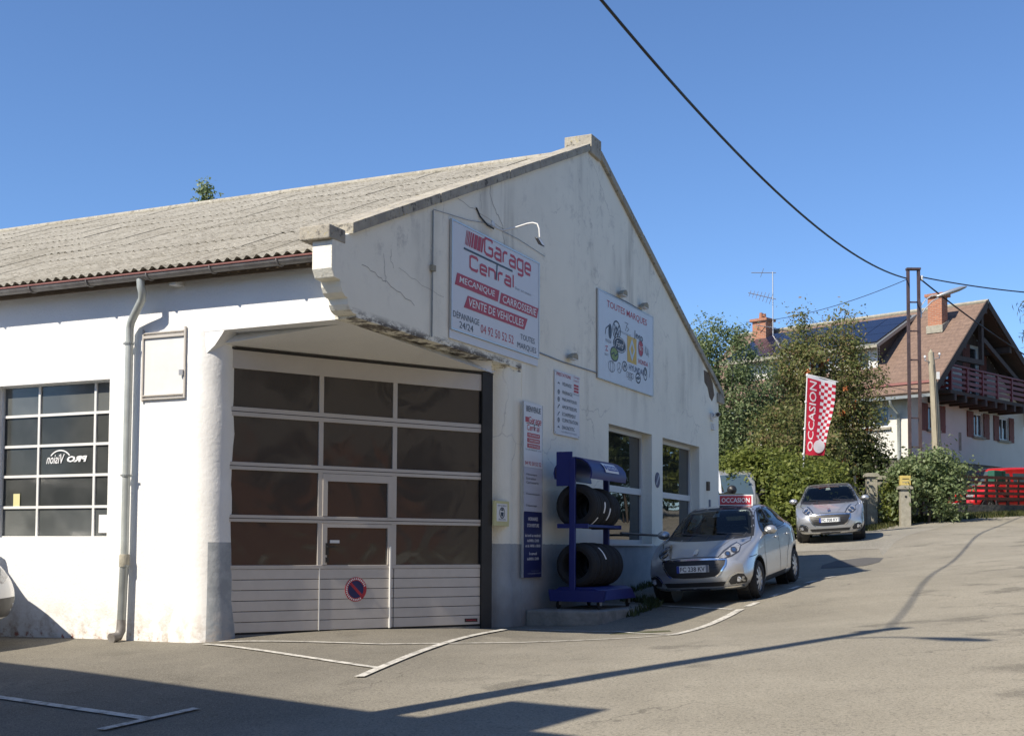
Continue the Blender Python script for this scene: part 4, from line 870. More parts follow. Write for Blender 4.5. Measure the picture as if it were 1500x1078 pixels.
# empty notice frame on the sunny wall (frame local: x right, y into the wall)
S = empty('notice_frame', W(-3.25, -.004, 3.50), -ANG, 'empty metal poster frame on the sunlit wall right of the downpipe', 'frame')
MB().box(0, .022, -.028, -.005, -.02, .92).build('upright', 'alu', S); MB().box(.686, .708, -.028, -.005, -.0, .92).build('upright', 'alu', S)
MB().box(.023, .685, -.03, -.006, .80, .835).build('rail', 'alu', S); MB().box(.023, .685, -.03, -.006, .86, .875).build('rail', 'alu', S)
MB().box(.023, .685, -.03, -.006, .0, .015).build('rail', 'alu', S); MB().box(.023, .685, -.03, -.006, .045, .06).build('rail', 'alu', S)
MB().box(.023, .685, -.006, -.001, .06, .80).build('backing_sheet', 'white_frame', S)
MB().box(.63, .69, -.05, -.03, .29, .36).build('latch', 'steel', S)

# ------------------------------------------------------------------ vehicles (local frame: front at y = 0 facing -y, x to the right in view, z up)
def crm(P, t):
    """Catmull-Rom through rows of P at parameter t"""
    n = len(P); i = min(int(t), n - 2); f_ = t - i
    p0 = P[max(i - 1, 0)]; p1 = P[i]; p2 = P[i + 1]; p3 = P[min(i + 2, n - 1)]
    m1 = (p2 - p0) * .5; m2 = (p3 - p1) * .5
    return (2 * f_ ** 3 - 3 * f_ ** 2 + 1) * p1 + (f_ ** 3 - 2 * f_ ** 2 + f_) * m1 + (-2 * f_ ** 3 + 3 * f_ ** 2) * p2 + (f_ ** 3 - f_ ** 2) * m2
def car_shell(sp):
    ST = sp['st']; L_ = sp['L']
    keys = [np.array(r, float) for r in ST]      # s, zb, hws, hwm, zsh, hwsh, zte, hwt, zt
    rows = []; K_ = sp.get('dens', 7)
    for i in range(len(keys) - 1):
        for k in range(K_): rows.append(crm(keys, i + k / K_))
    rows.append(keys[-1]); V = []; ring = None
    for r in rows:
        s, zb, hws, hwm, zsh, hwsh, zte, hwt, zt = r
        P = [np.array(p) for p in ((0, zb), (.8 * hws, zb), (hws, zb + .07), (hwm, zb + .30 * (zsh - zb) + .05), (hwm * .998, zb + .72 * (zsh - zb)), (hwsh, zsh), (hwt + (hwsh - hwt) * .30, zsh + (zte - zsh) * .72) if sp.get('tumble') else ((hwsh + hwt) / 2, (zsh + zte) / 2), (hwt, zte), (.55 * hwt, zte + (zt - zte) * .8), (0, zt))]
        pts = []; K2 = sp.get('dens2', 4)
        for i in range(len(P) - 1):
            for k in range(K2): pts.append(crm(P, i + k / K2))
        pts.append(P[-1]); ring = len(pts)
        for p in pts: V.append((p[0], s, p[1]))
    V = np.array(V); n = len(rows)
    hw = sp.get('hw', .87)
    def bow(x, z, k): return k * np.minimum(1.15, np.abs(x) / hw) ** 3
    def prof(z, q): return np.where(z < .42, .07 * ((.42 - z) / .22) ** 2, np.where(z > .5, q * ((z - .5) / .25) ** 1.6, 0))
    wf = np.clip(1 - V[:, 1] / .95, 0, 1) ** 1.5; wr = np.clip(1 - (L_ - V[:, 1]) / .8, 0, 1) ** 1.5
    V0 = V.copy()
    V[:, 1] += wf * (bow(V0[:, 0], V0[:, 2], sp['bowf']) + prof(V0[:, 2], sp['noseq'])); V[:, 1] -= wr * (bow(V0[:, 0], V0[:, 2], sp['bowr']) + sp.get('rearq', .0) * np.clip(V0[:, 2] - .6, 0, 2))
    # both sides
    A = [tuple(v) for v in V]; nv = len(A); idx = {}
    B = []
    for i in range(nv):
        if i % ring in (0, ring - 1): idx[i] = i
        else: idx[i] = nv + len(B); B.append((-A[i][0], A[i][1], A[i][2]))
    verts = A + B; F = []
    for i in range(n - 1):
        for j in range(ring - 1):
            a_, b_, c_, d_ = i * ring + j, i * ring + j + 1, (i + 1) * ring + j + 1, (i + 1) * ring + j
            F.append((a_, d_, c_, b_)); F.append((idx[a_], idx[b_], idx[c_], idx[d_]))
    # end caps: strips between the two sides following the same bow
    for base, s0, sgn in ((0, 0, 1), ((n - 1) * ring, L_, -1)):
        NS = 12; prev = None
        for j in range(ring):
            xx = V0[base + j, 0]; z_ = V0[base + j, 2]; row = []
            if j in (0, ring - 1): row = [base + j] * (NS + 1)
            else:
                for k in range(NS + 1):
                    x = xx * (1 - 2 * k / NS)
                    if k == 0: row.append(base + j)
                    elif k == NS: row.append(idx[base + j])
                    else:
                        if sgn > 0: y = float(bow(np.array(x), z_, sp['bowf']) + prof(np.array(z_), sp['noseq']))
                        else: y = L_ - float(bow(np.array(x), z_, sp['bowr']) + sp.get('rearq', .0) * max(0, z_ - .6))
                        row.append(len(verts)); verts.append((x, y, z_))
            if prev:
                for k in range(NS):
                    q = [prev[k], prev[k + 1], row[k + 1], row[k]]; u_ = []
                    for t in q:
                        if t not in u_: u_.append(t)
                    if len(u_) > 2: F.append(tuple(u_ if sgn > 0 else u_[::-1]))
            prev = row
    me = bpy.data.meshes.new('body'); me.from_pydata(verts, [], F)
    bm = bmesh.new(); bm.from_mesh(me); bmesh.ops.remove_doubles(bm, verts=bm.verts, dist=1e-5); bmesh.ops.recalc_face_normals(bm, faces=bm.faces); bm.to_mesh(me); bm.free()
    return me
def patch_mesh(bvh, poly, kind, off, name, m, step=.05, flipx=False, ang=0.):
    """lay a 2D outline on the body: kind 'f' (x,z from the front), 'r' from the rear, 's' (y,z from the side), 't' (x,y from above)"""
    P = [Vector(p) for p in poly]; n = len(P); bd = []
    for i in range(n):
        a_, b_ = P[i], P[(i + 1) % n]; k = max(1, int((b_ - a_).length / step)); bd += [a_ + (b_ - a_) * (j / k) for j in range(k)]
    xs = [p.x for p in P]; ys = [p.y for p in P]; pts = list(bd); x = min(xs) + step / 2
    while x < max(xs):
        y = min(ys) + step / 2
        while y < max(ys): pts.append(Vector((x, y))); y += step
        x += step
    res = delaunay_2d_cdt(pts, [(i, (i + 1) % len(bd)) for i in range(len(bd))], [list(range(len(bd)))], 1, 1e-4)
    vs = []
    for p in res[0]:
        sx = -1 if flipx else 1
        if kind == 'f': o_ = Vector((p.x * sx, -3, p.y)); d = Vector((0, 1, 0))
        elif kind == 'r': o_ = Vector((p.x * sx, 9, p.y)); d = Vector((0, -1, 0))
        elif kind == 's': o_ = Vector((3 * sx, p.x, p.y)); d = Vector((-sx, 0, 0))
        elif kind == 'c': d = Vector((-math.sin(ang) * sx, math.cos(ang), 0)); o_ = Vector((p.x * sx, 0, p.y)) - d * 4
        else: o_ = Vector((p.x * sx, p.y, 4)); d = Vector((0, 0, -1))
        h = bvh.ray_cast(o_, d)
        if h[0] is None: h = bvh.find_nearest(o_ + d * (3 if kind != 'r' else 5))
        nn = h[1] if h[1].dot(d) < 0 else -h[1]
        vs.append(tuple(h[0] + nn * off))
    mp = {}; fs = [tuple(mp.setdefault(i, len(mp)) for i in f) for f in res[2]]
    me = bpy.data.meshes.new(name); me.from_pydata([vs[i] for i in mp], [], fs); me.materials.append(M[m])
    me.polygons.foreach_set('use_smooth', [True] * len(me.polygons)); return me
def strip2(pts, w):
    q = ribbon(pts, w); return [tuple(a_[0]) for a_ in q] + [tuple(q[-1][1])] + [tuple(q[-1][2])] + [tuple(a_[3]) for a_ in reversed(q)]
def wheel(parent, x, y, r, w, sgn, spokes=7):
    t = MB().lathe([(r * .66, -w / 2), (r * .90, -w / 2 - .008), (r * .975, -w / 2 + .02), (r, -w * .30), (r, w * .30), (r * .975, w / 2 - .02), (r * .90, w / 2 + .008), (r * .66, w / 2)], axis='x', n=32, close=True).build('wheel', 'tyre', parent, smooth=30, loc=(x, y, r))
    b = MB().lathe([(r * .66, -w * .4), (r * .68, w * .40), (r * .62, w * .46), (r * .60, w * .40), (r * .58, -w * .3)], axis='x', n=32)
    for k in range(spokes):
        a_ = 2 * math.pi * k / spokes; c, s = math.cos(a_), math.sin(a_)
        b.bar((w * .42, c * r * .05, s * r * .05), (w * .38, c * r * .62, s * r * .62), .045, .03, up=(1, 0, 0))
    b.lathe([(r * .17, w * .30), (r * .17, w * .46), (r * .12, w * .49)], axis='x', n=16)
    o = b.build('rim', 'rim', t, smooth=30)
    if sgn < 0: o.rotation_euler = (0, 0, math.pi)
    MB().lathe([(r * .655, -w * .49), (r * .655, -w * .46)], axis='x', n=20).build('wheel_back', 'black_pl', t, rot=(0, 0, math.pi) if sgn < 0 else None)
    MB().lathe([(r * .60, -w * .1), (r * .60, -w * .05)], axis='x', n=20).build('brake_drum', 'black_pl', t, rot=(0, 0, math.pi) if sgn < 0 else None)
    return t
_shell = {}; _border = {}
def vehicle(name, spname, loc, rz, slope, paint, label, cat, plate, group=None, roll=0., scale=1.):
    sp = SPEC[spname]; root = empty(name, loc, 0, label, cat, group, rot=(slope, roll, rz)); root.scale = (scale,) * 3; root.rotation_mode = 'XYZ'
    if spname not in _shell:
        me = car_shell(sp); bm = bmesh.new(); bm.from_mesh(me); bvh = BVHTree.FromBMesh(bm); bm.free()
        tmp = link('body', me); cut = MB()
        for wy in sp['wy']:
            for s in (-1, 1): cut.lathe([(sp['wr'] + .055, s * (sp['hw'] - .33)), (sp['wr'] + .055, s * (sp['hw'] + .3))], (0, wy, sp['wr']), 'x', 36)
        co = cut.build('cutter', 'black_pl'); bo = tmp.modifiers.new('b', 'BOOLEAN'); bo.object = co; bo.operation = 'DIFFERENCE'; bo.solver = 'EXACT'
        me2 = bpy.data.meshes.new_from_object(tmp.evaluated_get(bpy.context.evaluated_depsgraph_get()))
        bpy.data.objects.remove(tmp); bpy.data.objects.remove(co)
        me2.polygons.foreach_set('use_smooth', [True] * len(me2.polygons)); me2.set_sharp_from_angle(angle=R(42))
        mi = []
        for p in me2.polygons:     # faces left by the wheel arch cutters are unpainted
            c = p.center; mi.append(1 if abs(c.x) < sp['hw'] - .04 and any(math.hypot(c.y - wy, c.z - sp['wr']) < sp['wr'] + .06 for wy in sp['wy']) else 0)
        me2.materials.clear(); me2.materials.append(M['silver']); me2.materials.append(M['black_pl']); me2.polygons.foreach_set('material_index', mi)
        if sp.get('openings'):
            def inside(p, poly):
                c = False
                for i in range(len(poly)):
                    (x1, y1), (x2, y2) = poly[i - 1], poly[i]
                    if (y1 > p[1]) != (y2 > p[1]) and p[0] < (x2 - x1) * (p[1] - y1) / (y2 - y1) + x1: c = not c
                return c
            bm = bmesh.new(); bm.from_mesh(me2); kill = []
            for f in bm.faces:
                for kind, poly in sp['openings']:
                    n_ = f.normal
                    if kind == 'f' and (n_.y > -.12 or f.calc_center_median().y > 2.1) or kind == 'r' and n_.y < .2 or kind == 's' and abs(n_.x) < .35: continue
                    if all(inside((v.co.y, v.co.z) if kind == 's' else (v.co.x, v.co.z), poly) for v in f.verts): kill.append(f); break
            bmesh.ops.delete(bm, geom=kill, context='FACES'); bm.to_mesh(me2); bm.free()
        _shell[spname] = (me2, bvh, {})
    me2, bvh, cache = _shell[spname]
    me = me2.copy(); me.materials[0] = M[paint]; body = link('body', me, root)
    if sp.get('openings'):
        so = body.modifiers.new('skin', 'SOLIDIFY'); so.thickness = .018; so.offset = -1; so.material_offset = 1
    def P(nm, m, poly, kind, off=.004, par=body, both=False, step=.05, ang=0.):
        out = None
        for fx in ((False, True) if both else (False,)):
            key = (nm, m, tuple(poly), kind, fx, ang)
            if key not in cache: cache[key] = patch_mesh(bvh, poly, kind, off, nm, m, step, fx, ang)
            o = link(nm, cache[key], par); out = out or o
            if fx: P.last2 = o
        return out
    sp['dress'](P, body, root, bvh, paint, plate)
    for wy in sp['wy']:
        for s in (-1, 1):
            w_ = wheel(root, s * (sp['hw'] - .115), wy, sp['wr'], .20, s, sp.get('spokes', 7))
            MB().lathe([(sp['wr'] + .05, s * (sp['hw'] - .32)), (sp['wr'] + .05, s * (sp['hw'] - .12))], (0, wy, sp['wr']), 'x', 28).build('wheel_arch', 'black_pl', body)
    return root
def plate_on(P, body, bvh, x0, x1, z0, z1, s, kind='f'):
    y = bvh.ray_cast(Vector(((x0 + x1) / 2, -3, (z0 + z1) / 2)), Vector((0, 1, 0)))[0].y - .022
    p = MB().box(x0, x1, y, y + .02, z0, z1).build('number_plate', 'plate', body)
    MB().box(x0, x0 + .045, y - .002, y, z0, z1).build('plate_strip', 'blue_sign', p); MB().box(x1 - .045, x1, y - .002, y, z0, z1).build('plate_strip', 'greyink', p)
    text(s, x0 + .06, x1 - .06, z0 + .018, z1 - .018, 'ink', p, y=y - .003, bold=.012)
HATCH_WS = [(-.675, 1.015), (-.60, 1.005), (-.3, .992), (0, .988), (.3, .992), (.60, 1.005), (.675, 1.015), (.64, 1.13), (.555, 1.335), (.50, 1.375), (.25, 1.392), (0, 1.396), (-.25, 1.392), (-.50, 1.375), (-.555, 1.335), (-.64, 1.13)]
HATCH_SIDE = [[(1.42, 1.00), (1.52, 1.00), (2.16, 1.025), (2.14, 1.375), (1.98, 1.365), (1.86, 1.335), (1.62, 1.18)], [(2.24, 1.03), (2.86, 1.065), (2.98, 1.10), (2.90, 1.30), (2.74, 1.362), (2.5, 1.382), (2.22, 1.382)]]
HATCH_REAR = [(-.55, 1.05), (.55, 1.05), (.50, 1.30), (-.50, 1.30)]
def border(poly, w):
    q = ribbon(poly, w, True); return [[tuple(a_) for a_ in k] for k in q]
def dress_hatch(P, body, root, bvh, paint, plate):
    ws = HATCH_WS
    w = P('windscreen', 'clearglass', ws, 'f', .004)
    for kind, poly, bw, both in (('f', ws, .085, False), ('s', HATCH_SIDE[0], .06, True), ('s', HATCH_SIDE[1], .06, True), ('r', HATCH_REAR, .17, False)):
        for fx in ((1, -1) if both else (1,)):
            key = ('border', tuple(poly), fx)
            if key not in _border:
                b = MB()
                for q in border(poly, bw):
                    me_ = patch_mesh(bvh, q, kind, .0025, 'glass_border', 'black_pl', .05, fx < 0); b.add([tuple(v.co) for v in me_.vertices], [tuple(p.vertices) for p in me_.polygons])
                _border[key] = b.mesh('glass_border', 'black_pl')
            link('glass_border', _border[key], body)
    MB().box(-.66, .66, 1.15, 1.62, .70, .965).build('dashboard', 'trim', root, bevel=.05)
    MB().box(-.74, .74, .95, 3.6, .22, .30).build('cabin_floor', 'trim', root)
    for sx in (-.36, .36):
        st = MB().box(sx - .25, sx + .25, 1.85, 2.38, .38, .56).build('seat', 'seat', root, bevel=.05)
        MB().add([(sx - .23, 2.30, .52), (sx + .23, 2.30, .52), (sx + .23, 2.43, .52), (sx - .23, 2.43, .52), (sx - .20, 2.46, 1.08), (sx + .20, 2.46, 1.08), (sx + .20, 2.56, 1.08), (sx - .20, 2.56, 1.08)], [(0, 3, 2, 1), (4, 5, 6, 7), (0, 1, 5, 4), (1, 2, 6, 5), (2, 3, 7, 6), (3, 0, 4, 7)]).build('backrest', 'seat', st, bevel=.04)
        MB().box(sx - .12, sx + .12, 2.46, 2.55, 1.11, 1.29).build('headrest', 'seat', st, bevel=.035)
    MB().box(-.62, .62, 3.02, 3.16, .5, 1.04).build('rear_bench', 'seat', root, bevel=.05)
    tor = MB().lathe([(.165 + .016 * math.cos(R(k * 60)), .016 * math.sin(R(k * 60))) for k in range(6)], (0, 0, 0), 'y', 20, close=True); tor.bar((-.16, 0, 0), (.16, 0, 0), .04, .02); tor.build('steering_wheel', 'trim', root, loc=(.36, 1.68, .95), rot=(R(-25), 0, 0))
    MB().prism([(-.07, 1.30), (.05, 1.30), (.03, 1.36), (-.05, 1.36)], lambda u, v, d: (u, bvh.ray_cast(Vector((u, -3, v)), Vector((0, 1, 0)))[0].y - .006 - d * .001, v), 0, 1).build('mirror_tag', 'plate', w)
    for pts in ([(.05, .998), (-.5, 1.05)], [(.55, 1.0), (.10, 1.045)]): P('wiper', 'black_pl', strip2(pts, .016), 'f', .02)
    P('scuttle', 'black_pl', [(-.70, .985), (0, .962), (.70, .985), (.675, 1.01), (.3, .988), (0, .984), (-.3, .988), (-.675, 1.01)], 'f', .003)
    # side glass
    P('side_window', 'clearglass', [(1.42, 1.00), (1.52, 1.00), (2.16, 1.025), (2.14, 1.375), (1.98, 1.365), (1.86, 1.335), (1.62, 1.18)], 's', .004, both=True)
    P('side_window', 'clearglass', [(2.24, 1.03), (2.86, 1.065), (2.98, 1.10), (2.90, 1.30), (2.74, 1.362), (2.5, 1.382), (2.22, 1.382)], 's', .004, both=True)
    P('quarter_window', 'carglass', [(3.02, 1.10), (3.20, 1.12), (3.10, 1.22), (2.95, 1.29)], 's', .004, both=True)
    P('window_trim', 'black_pl', [(2.17, 1.02), (2.235, 1.025), (2.215, 1.385), (2.145, 1.38)], 's', .005, both=True)
    P('rear_window', 'clearglass', [(-.55, 1.05), (.55, 1.05), (.50, 1.30), (-.50, 1.30)], 'r', .004)
    # face
    g = P('grille', 'black_pl', [(-.50, .672), (-.30, .68), (0, .684), (.30, .68), (.50, .672), (.49, .60), (.40, .47), (.34, .43), (.15, .415), (-.15, .415), (-.34, .43), (-.40, .47), (-.49, .60)], 'f', .006)
    P('chrome_bar', 'chrome', strip2([(-.52, .680), (-.30, .692), (0, .696), (.30, .692), (.52, .680)], .022), 'f', .016, g, step=.03)
    P('chrome_bar', 'chrome', strip2([(.515, .668), (.505, .60), (.42, .475), (.36, .425)], .020), 'f', .014, g, both=True, step=.03)
    for z in (.62, .58, .54, .50, .46): P('grille_slat', 'dark_frame', strip2([(-.40 + (.62 - z) * .5, z), (.40 - (.62 - z) * .5, z)], .012), 'f', .014, g, step=.04)
    P('lower_grille', 'black_pl', [(-.50, .345), (.50, .345), (.46, .275), (-.46, .275)], 'f', .006)
    P('bumper_lip', 'chrome', strip2([(-.72, .262), (-.4, .245), (0, .238), (.4, .245), (.72, .262)], .022), 'f', .010, step=.04)
    f = P('fog_recess', 'black_pl', [(.54, .345), (.60, .42), (.68, .455), (.76, .44), (.785, .36), (.76, .30), (.56, .29)], 'f', .006, both=True); f2 = P.last2
    P('fog_rim', 'chrome', strip2([(.50, .31), (.57, .425), (.66, .47), (.74, .465)], .016), 'f', .012, both=True, step=.03)
    for s, par in ((1, f), (-1, f2)):
        h = bvh.ray_cast(Vector((.685 * s, -3, .365)), Vector((0, 1, 0)))[0]
        MB().lathe([(.042, 0), (.042, -.016), (.03, -.02)], (h.x, h.y, h.z), 'y', 14).build('fog_lamp', 'lens', par)
    hp = [(.44, .715), (.52, .70), (.66, .735), (.79, .79), (.845, .865), (.80, .895), (.70, .86), (.56, .79)]
    hl = P('headlight', 'lens', hp, 'c', .007, both=True, ang=.35, step=.03); hl2 = P.last2
    for par, fx in ((hl, 1), (hl2, -1)):
        for (cx, cz, r) in ((.60, .755, .040), (.715, .805, .045)):
            for nm, m, rr, off in (('bezel', 'lens_dark', r * 1.25, .009), ('projector', 'chrome', r * .72, .012)):
                key = (nm, cx, fx)
                me = patch_mesh(bvh, ell(cx, cz, rr, rr * .8, 12), 'c', off, nm, m, .05, fx < 0, .35); link(nm, me, par)
    P('lamp_seal', 'lens_dark', [(.415, .718), (.50, .685), (.67, .72), (.80, .775), (.865, .87), (.80, .915), (.69, .88), (.54, .81)], 'c', .004, both=True, ang=.35, step=.03)
    for pts in ([(.46, .72), (.60, .83), (.735, .925)], [(.72, .935), (.70, .985)]): P('bonnet_gap', 'black_pl', strip2(pts, .012), 'f', .0025, both=True, step=.03)
    P('bumper_gap', 'black_pl', strip2([(.70, .70), (.40, .685)], .012), 's', .0025, both=True)
    P('arch_lip', 'black_pl', strip2([(.80 + .372 * math.cos(R(a_)), .305 + .372 * math.sin(R(a_))) for a_ in range(-8, 189, 14)], .020), 's', .003, both=True, step=.05)
    P('arch_lip', 'black_pl', strip2([(3.34 + .372 * math.cos(R(a_)), .305 + .372 * math.sin(R(a_))) for a_ in range(-8, 189, 14)], .020), 's', .003, both=True, step=.05)
    P('screen_seal', 'black_pl', strip2([(-.69, 1.01), (-.655, 1.13), (-.57, 1.335), (-.505, 1.39), (-.25, 1.408), (0, 1.412), (.25, 1.408), (.505, 1.39), (.57, 1.335), (.655, 1.13), (.69, 1.01)], .018), 'f', .003, step=.04)
    P('roof_joint', 'black_pl', strip2([(.50, 1.9), (.505, 2.3), (.49, 2.9), (.47, 3.3)], .012), 't', .003, both=True, step=.08)
    P('bonnet_gap', 'black_pl', strip2([(-.46, .715), (-.25, .728), (0, .733), (.25, .728), (.46, .715)], .009), 'f', .003, step=.04)
    em = P('bonnet_emblem', 'chrome', [(-.035, .765), (-.01, .745), (.0, .77), (.03, .75), (.035, .80), (.01, .835), (-.02, .835), (-.045, .81)], 'f', .012, step=.02)
    for pts in ([(.20, .15), (.36, .55), (.44, .95)], ): P('bonnet_crease', paint, strip2(pts, .02), 't', .005, both=True)
    # side details
    for pts in ([(1.30, .98), (1.22, .75), (1.24, .32)], [(2.20, 1.02), (2.22, .60), (2.20, .32)], [(3.0, 1.08), (2.98, .80), (2.76, .58), (2.66, .33)]): P('door_gap', 'black_pl', strip2(pts, .016), 's', .0025, both=True, step=.08)
    P('sill_trim', 'black_pl', strip2([(1.20, .255), (2.60, .265)], .09), 's', .004, both=True, step=.08)
    P('window_line', 'chrome', strip2([(1.40, .985), (2.16, 1.012), (2.86, 1.05), (3.2, 1.10)], .013), 's', .006, both=True, step=.08)
    for y in (2.02, 2.82):
        for s in (-1, 1):
            h = bvh.ray_cast(Vector((3 * s, y, .90)), Vector((-s, 0, 0)))[0]
            MB().bar((h.x + .022 * s, y - .08, .90), (h.x + .022 * s, y + .08, .905), .03, .028).build('door_handle', paint, body, bevel=.008)
    for s in (-1, 1):   # mirrors
        b = MB(); b.lathe([(.0, -.02), (.055, -.01), (.085, .035), (.092, .08), (.085, .11), (.0, .115)], (0, 0, 0), 'y', 16); me = b.mesh('mirror', paint, smooth=60)
        mo = link('mirror', me, body, (s * .93, 1.38, 1.045), (0, 0, s * .12)); mo.scale = (1.15, 1, .82)
        MB().lathe([(.0, .116), (.082, .117), (.0, .119)], (0, 0, 0), 'y', 16).build('mirror_glass', 'chrome', mo)
        MB().bar((s * .80, 1.42, .985), (s * .88, 1.40, 1.01), .06, .05).build('mirror_stalk', 'black_pl', body)
    P('tail_light', 'tail', [(.50, .80), (.70, .83), (.74, .98), (.62, 1.0)], 'r', .006, both=True)
    P('rear_bumper_trim', 'black_pl', [(-.6, .32), (.6, .32), (.6, .48), (-.6, .48)], 'r', .005)
    P('plate_recess', 'black_pl', [(-.3, .62), (.3, .62), (.28, .76), (-.28, .76)], 'r', .005)
    plate_on(P, body, bvh, -.26, .26, .505, .615, plate)
    MB().tube([(0, 2.75, 1.45), (0, 2.9, 1.58)], .006, 5).build('aerial', 'black_pl', body)
def dress_van(P, body, root, bvh, paint, plate):
    P('windscreen', 'vanglass', [(-.72, 1.16), (0, 1.13), (.72, 1.16), (.68, 1.45), (.60, 1.68), (0, 1.70), (-.60, 1.68), (-.68, 1.45)], 'f', .005)
    P('side_window', 'vanglass', [(1.05, 1.18), (1.95, 1.20), (1.93, 1.60), (1.42, 1.60)], 's', .005, both=True)
    P('side_window', 'vanglass', [(2.08, 1.20), (2.95, 1.20), (2.93, 1.58), (2.08, 1.60)], 's', .005, both=True)
    P('side_window', 'vanglass', [(3.08, 1.20), (3.78, 1.22), (3.72, 1.52), (3.06, 1.57)], 's', .005, both=True)
    P('rear_window', 'vanglass', [(-.62, 1.18), (.62, 1.18), (.55, 1.58), (-.55, 1.58)], 'r', .005)
    P('grille', 'black_pl', [(-.42, .68), (.42, .68), (.38, .54), (-.38, .54)], 'f', .006); P('bumper', 'black_pl', [(-.80, .46), (.80, .46), (.78, .28), (-.78, .28)], 'f', .006)
    P('headlight', 'lens', [(.46, .62), (.62, .60), (.80, .66), (.83, .86), (.72, .90), (.52, .78)], 'c', .007, both=True, ang=.35)
    P('tail_light', 'tail', [(.70, .78), (.83, .78), (.82, 1.25), (.72, 1.25)], 'r', .008, both=True); P('tail_light', 'tail', [(3.98, .80), (4.08, .80), (4.06, 1.24), (3.97, 1.24)], 's', .006, both=True)
    P('side_moulding', 'black_pl', strip2([(1.15, .52), (2.85, .54)], .09), 's', .006, both=True, step=.1)
    for pts in ([(1.08, 1.1), (1.05, .75), (1.12, .35)], [(2.02, 1.15), (2.03, .7), (2.0, .32)], [(3.0, 1.15), (2.98, .75), (2.8, .5)]): P('door_gap', 'black_pl', strip2(pts, .012), 's', .002, both=True, step=.1)
    for s in (-1, 1):
        MB().lathe([(.0, -.02), (.07, 0), (.09, .05), (.085, .10), (0, .11)], (s * .98, 1.15, 1.2), 'y', 12).build('mirror', 'black_pl', body, smooth=60); MB().bar((s * .80, 1.2, 1.12), (s * .92, 1.19, 1.16), .06, .05).build('mirror_stalk', 'black_pl', body)
    plate_on(P, body, bvh, -.26, .26, .36, .46, plate)
SPEC = {}
#            s    zb   hws  hwm  zsh  hwsh zte  hwt  zt
SPEC['hatch'] = dict(dens=13, dens2=8, L=3.97, hw=.865, wr=.305, wy=(.80, 3.34), bowf=.30, bowr=.20, noseq=.10, rearq=.05, dress=dress_hatch, spokes=9, st=[
    (.00, .24, .66, .76, .60, .74, .69, .60, .715), (.10, .21, .72, .81, .68, .79, .75, .63, .775), (.35, .19, .77, .845, .77, .82, .835, .66, .865), (.70, .19, .82, .862, .85, .845, .905, .70, .94),
    (1.02, .19, .83, .865, .91, .848, .965, .70, .995), (1.22, .19, .835, .865, .94, .845, 1.06, .675, 1.10), (1.50, .19, .835, .865, .955, .84, 1.23, .62, 1.275), (1.80, .19, .835, .865, .97, .838, 1.375, .565, 1.41), (2.25, .19, .835, .865, .985, .835, 1.42, .56, 1.46),
    (2.75, .19, .835, .865, 1.00, .835, 1.40, .55, 1.445), (3.20, .20, .825, .862, 1.02, .82, 1.32, .53, 1.38), (3.50, .22, .77, .84, 1.02, .79, 1.24, .53, 1.31), (3.76, .26, .74, .81, .99, .755, 1.14, .55, 1.19), (3.90, .28, .70, .78, .93, .73, 1.00, .56, 1.04), (3.97, .30, .67, .76, .82, .70, .90, .57, .93)])
SPEC['van'] = dict(L=4.20, hw=.885, wr=.315, wy=(.82, 3.52), bowf=.26, bowr=.07, noseq=.12, rearq=.03, dress=dress_van, spokes=6, tumble=True, st=[
    (.00, .26, .70, .80, .66, .76, .76, .62, .79), (.12, .23, .76, .84, .74, .80, .86, .66, .89), (.40, .21, .79, .87, .86, .83, .97, .70, 1.00), (.75, .21, .81, .88, .96, .85, 1.06, .73, 1.09),
    (.95, .21, .82, .885, 1.02, .855, 1.14, .73, 1.17), (1.25, .21, .82, .885, 1.10, .855, 1.44, .76, 1.48), (1.58, .21, .82, .885, 1.12, .855, 1.74, .755, 1.78), (2.1, .21, .82, .885, 1.13, .855, 1.80, .755, 1.85),
    (3.0, .21, .82, .885, 1.13, .855, 1.80, .755, 1.85), (3.8, .22, .82, .88, 1.12, .85, 1.77, .75, 1.81), (4.08, .26, .80, .87, 1.10, .83, 1.69, .72, 1.73), (4.20, .32, .77, .85, 1.05, .80, 1.50, .66, 1.55)])
SPEC['hatch']['openings'] = [('f', HATCH_WS)] + [('s', q) for q in HATCH_SIDE] + [('r', HATCH_REAR)]
def park(name, spname, p_front, p_rear_dir, paint, label, cat, plate, scale=1., group=None):
    """p_front = world xy of the middle of the nose, p_rear_dir = heading angle (deg clockwise from +Y) of the tail"""
    psi = R(p_rear_dir); d = Vector((math.sin(psi), math.cos(psi))); sp = SPEC[spname]
    a_ = Vector(p_front) + d * sp['wy'][0] * scale; b_ = Vector(p_front) + d * sp['wy'][1] * scale
    za, zb = gz(*a_), gz(*b_); sl = math.atan2(zb - za, (b_ - a_).length); z0 = za - math.tan(sl) * sp['wy'][0] * scale
    rt = Vector((d.y, -d.x)); mid = (a_ + b_) / 2; roll = -math.atan2(gz(*(mid + rt * .7)) - gz(*(mid - rt * .7)), 1.4)
    return vehicle(name, spname, (p_front[0], p_front[1], z0 + .008), -psi, sl, paint, label, cat, plate, group, roll, scale)
NEAR_T, NEAR_O = 7.05, 2.06
near = W(NEAR_O, NEAR_T); 
car1 = park('parked_car', 'hatch', (near.x, near.y), 25.5, 'silver', 'silver hatchback with red roof sign parked in the garage shadow', 'car', 'FC 238 KV', 1.03, 'silver hatchbacks for sale')
park('parked_car', 'hatch', (8.58, 33.95), 15, 'silver', 'silver hatchback parked in full sun before the hedge and pillars', 'car', 'FC 708 KY', 1.06, 'silver hatchbacks for sale')
lw = W(-4.36, -1.78); park('parked_van', 'van', (lw.x, lw.y), -64.9, 'wpaint', 'white van whose front corner shows at the left edge by the sunny wall', 'van', 'DK 415 RT', 1.3)
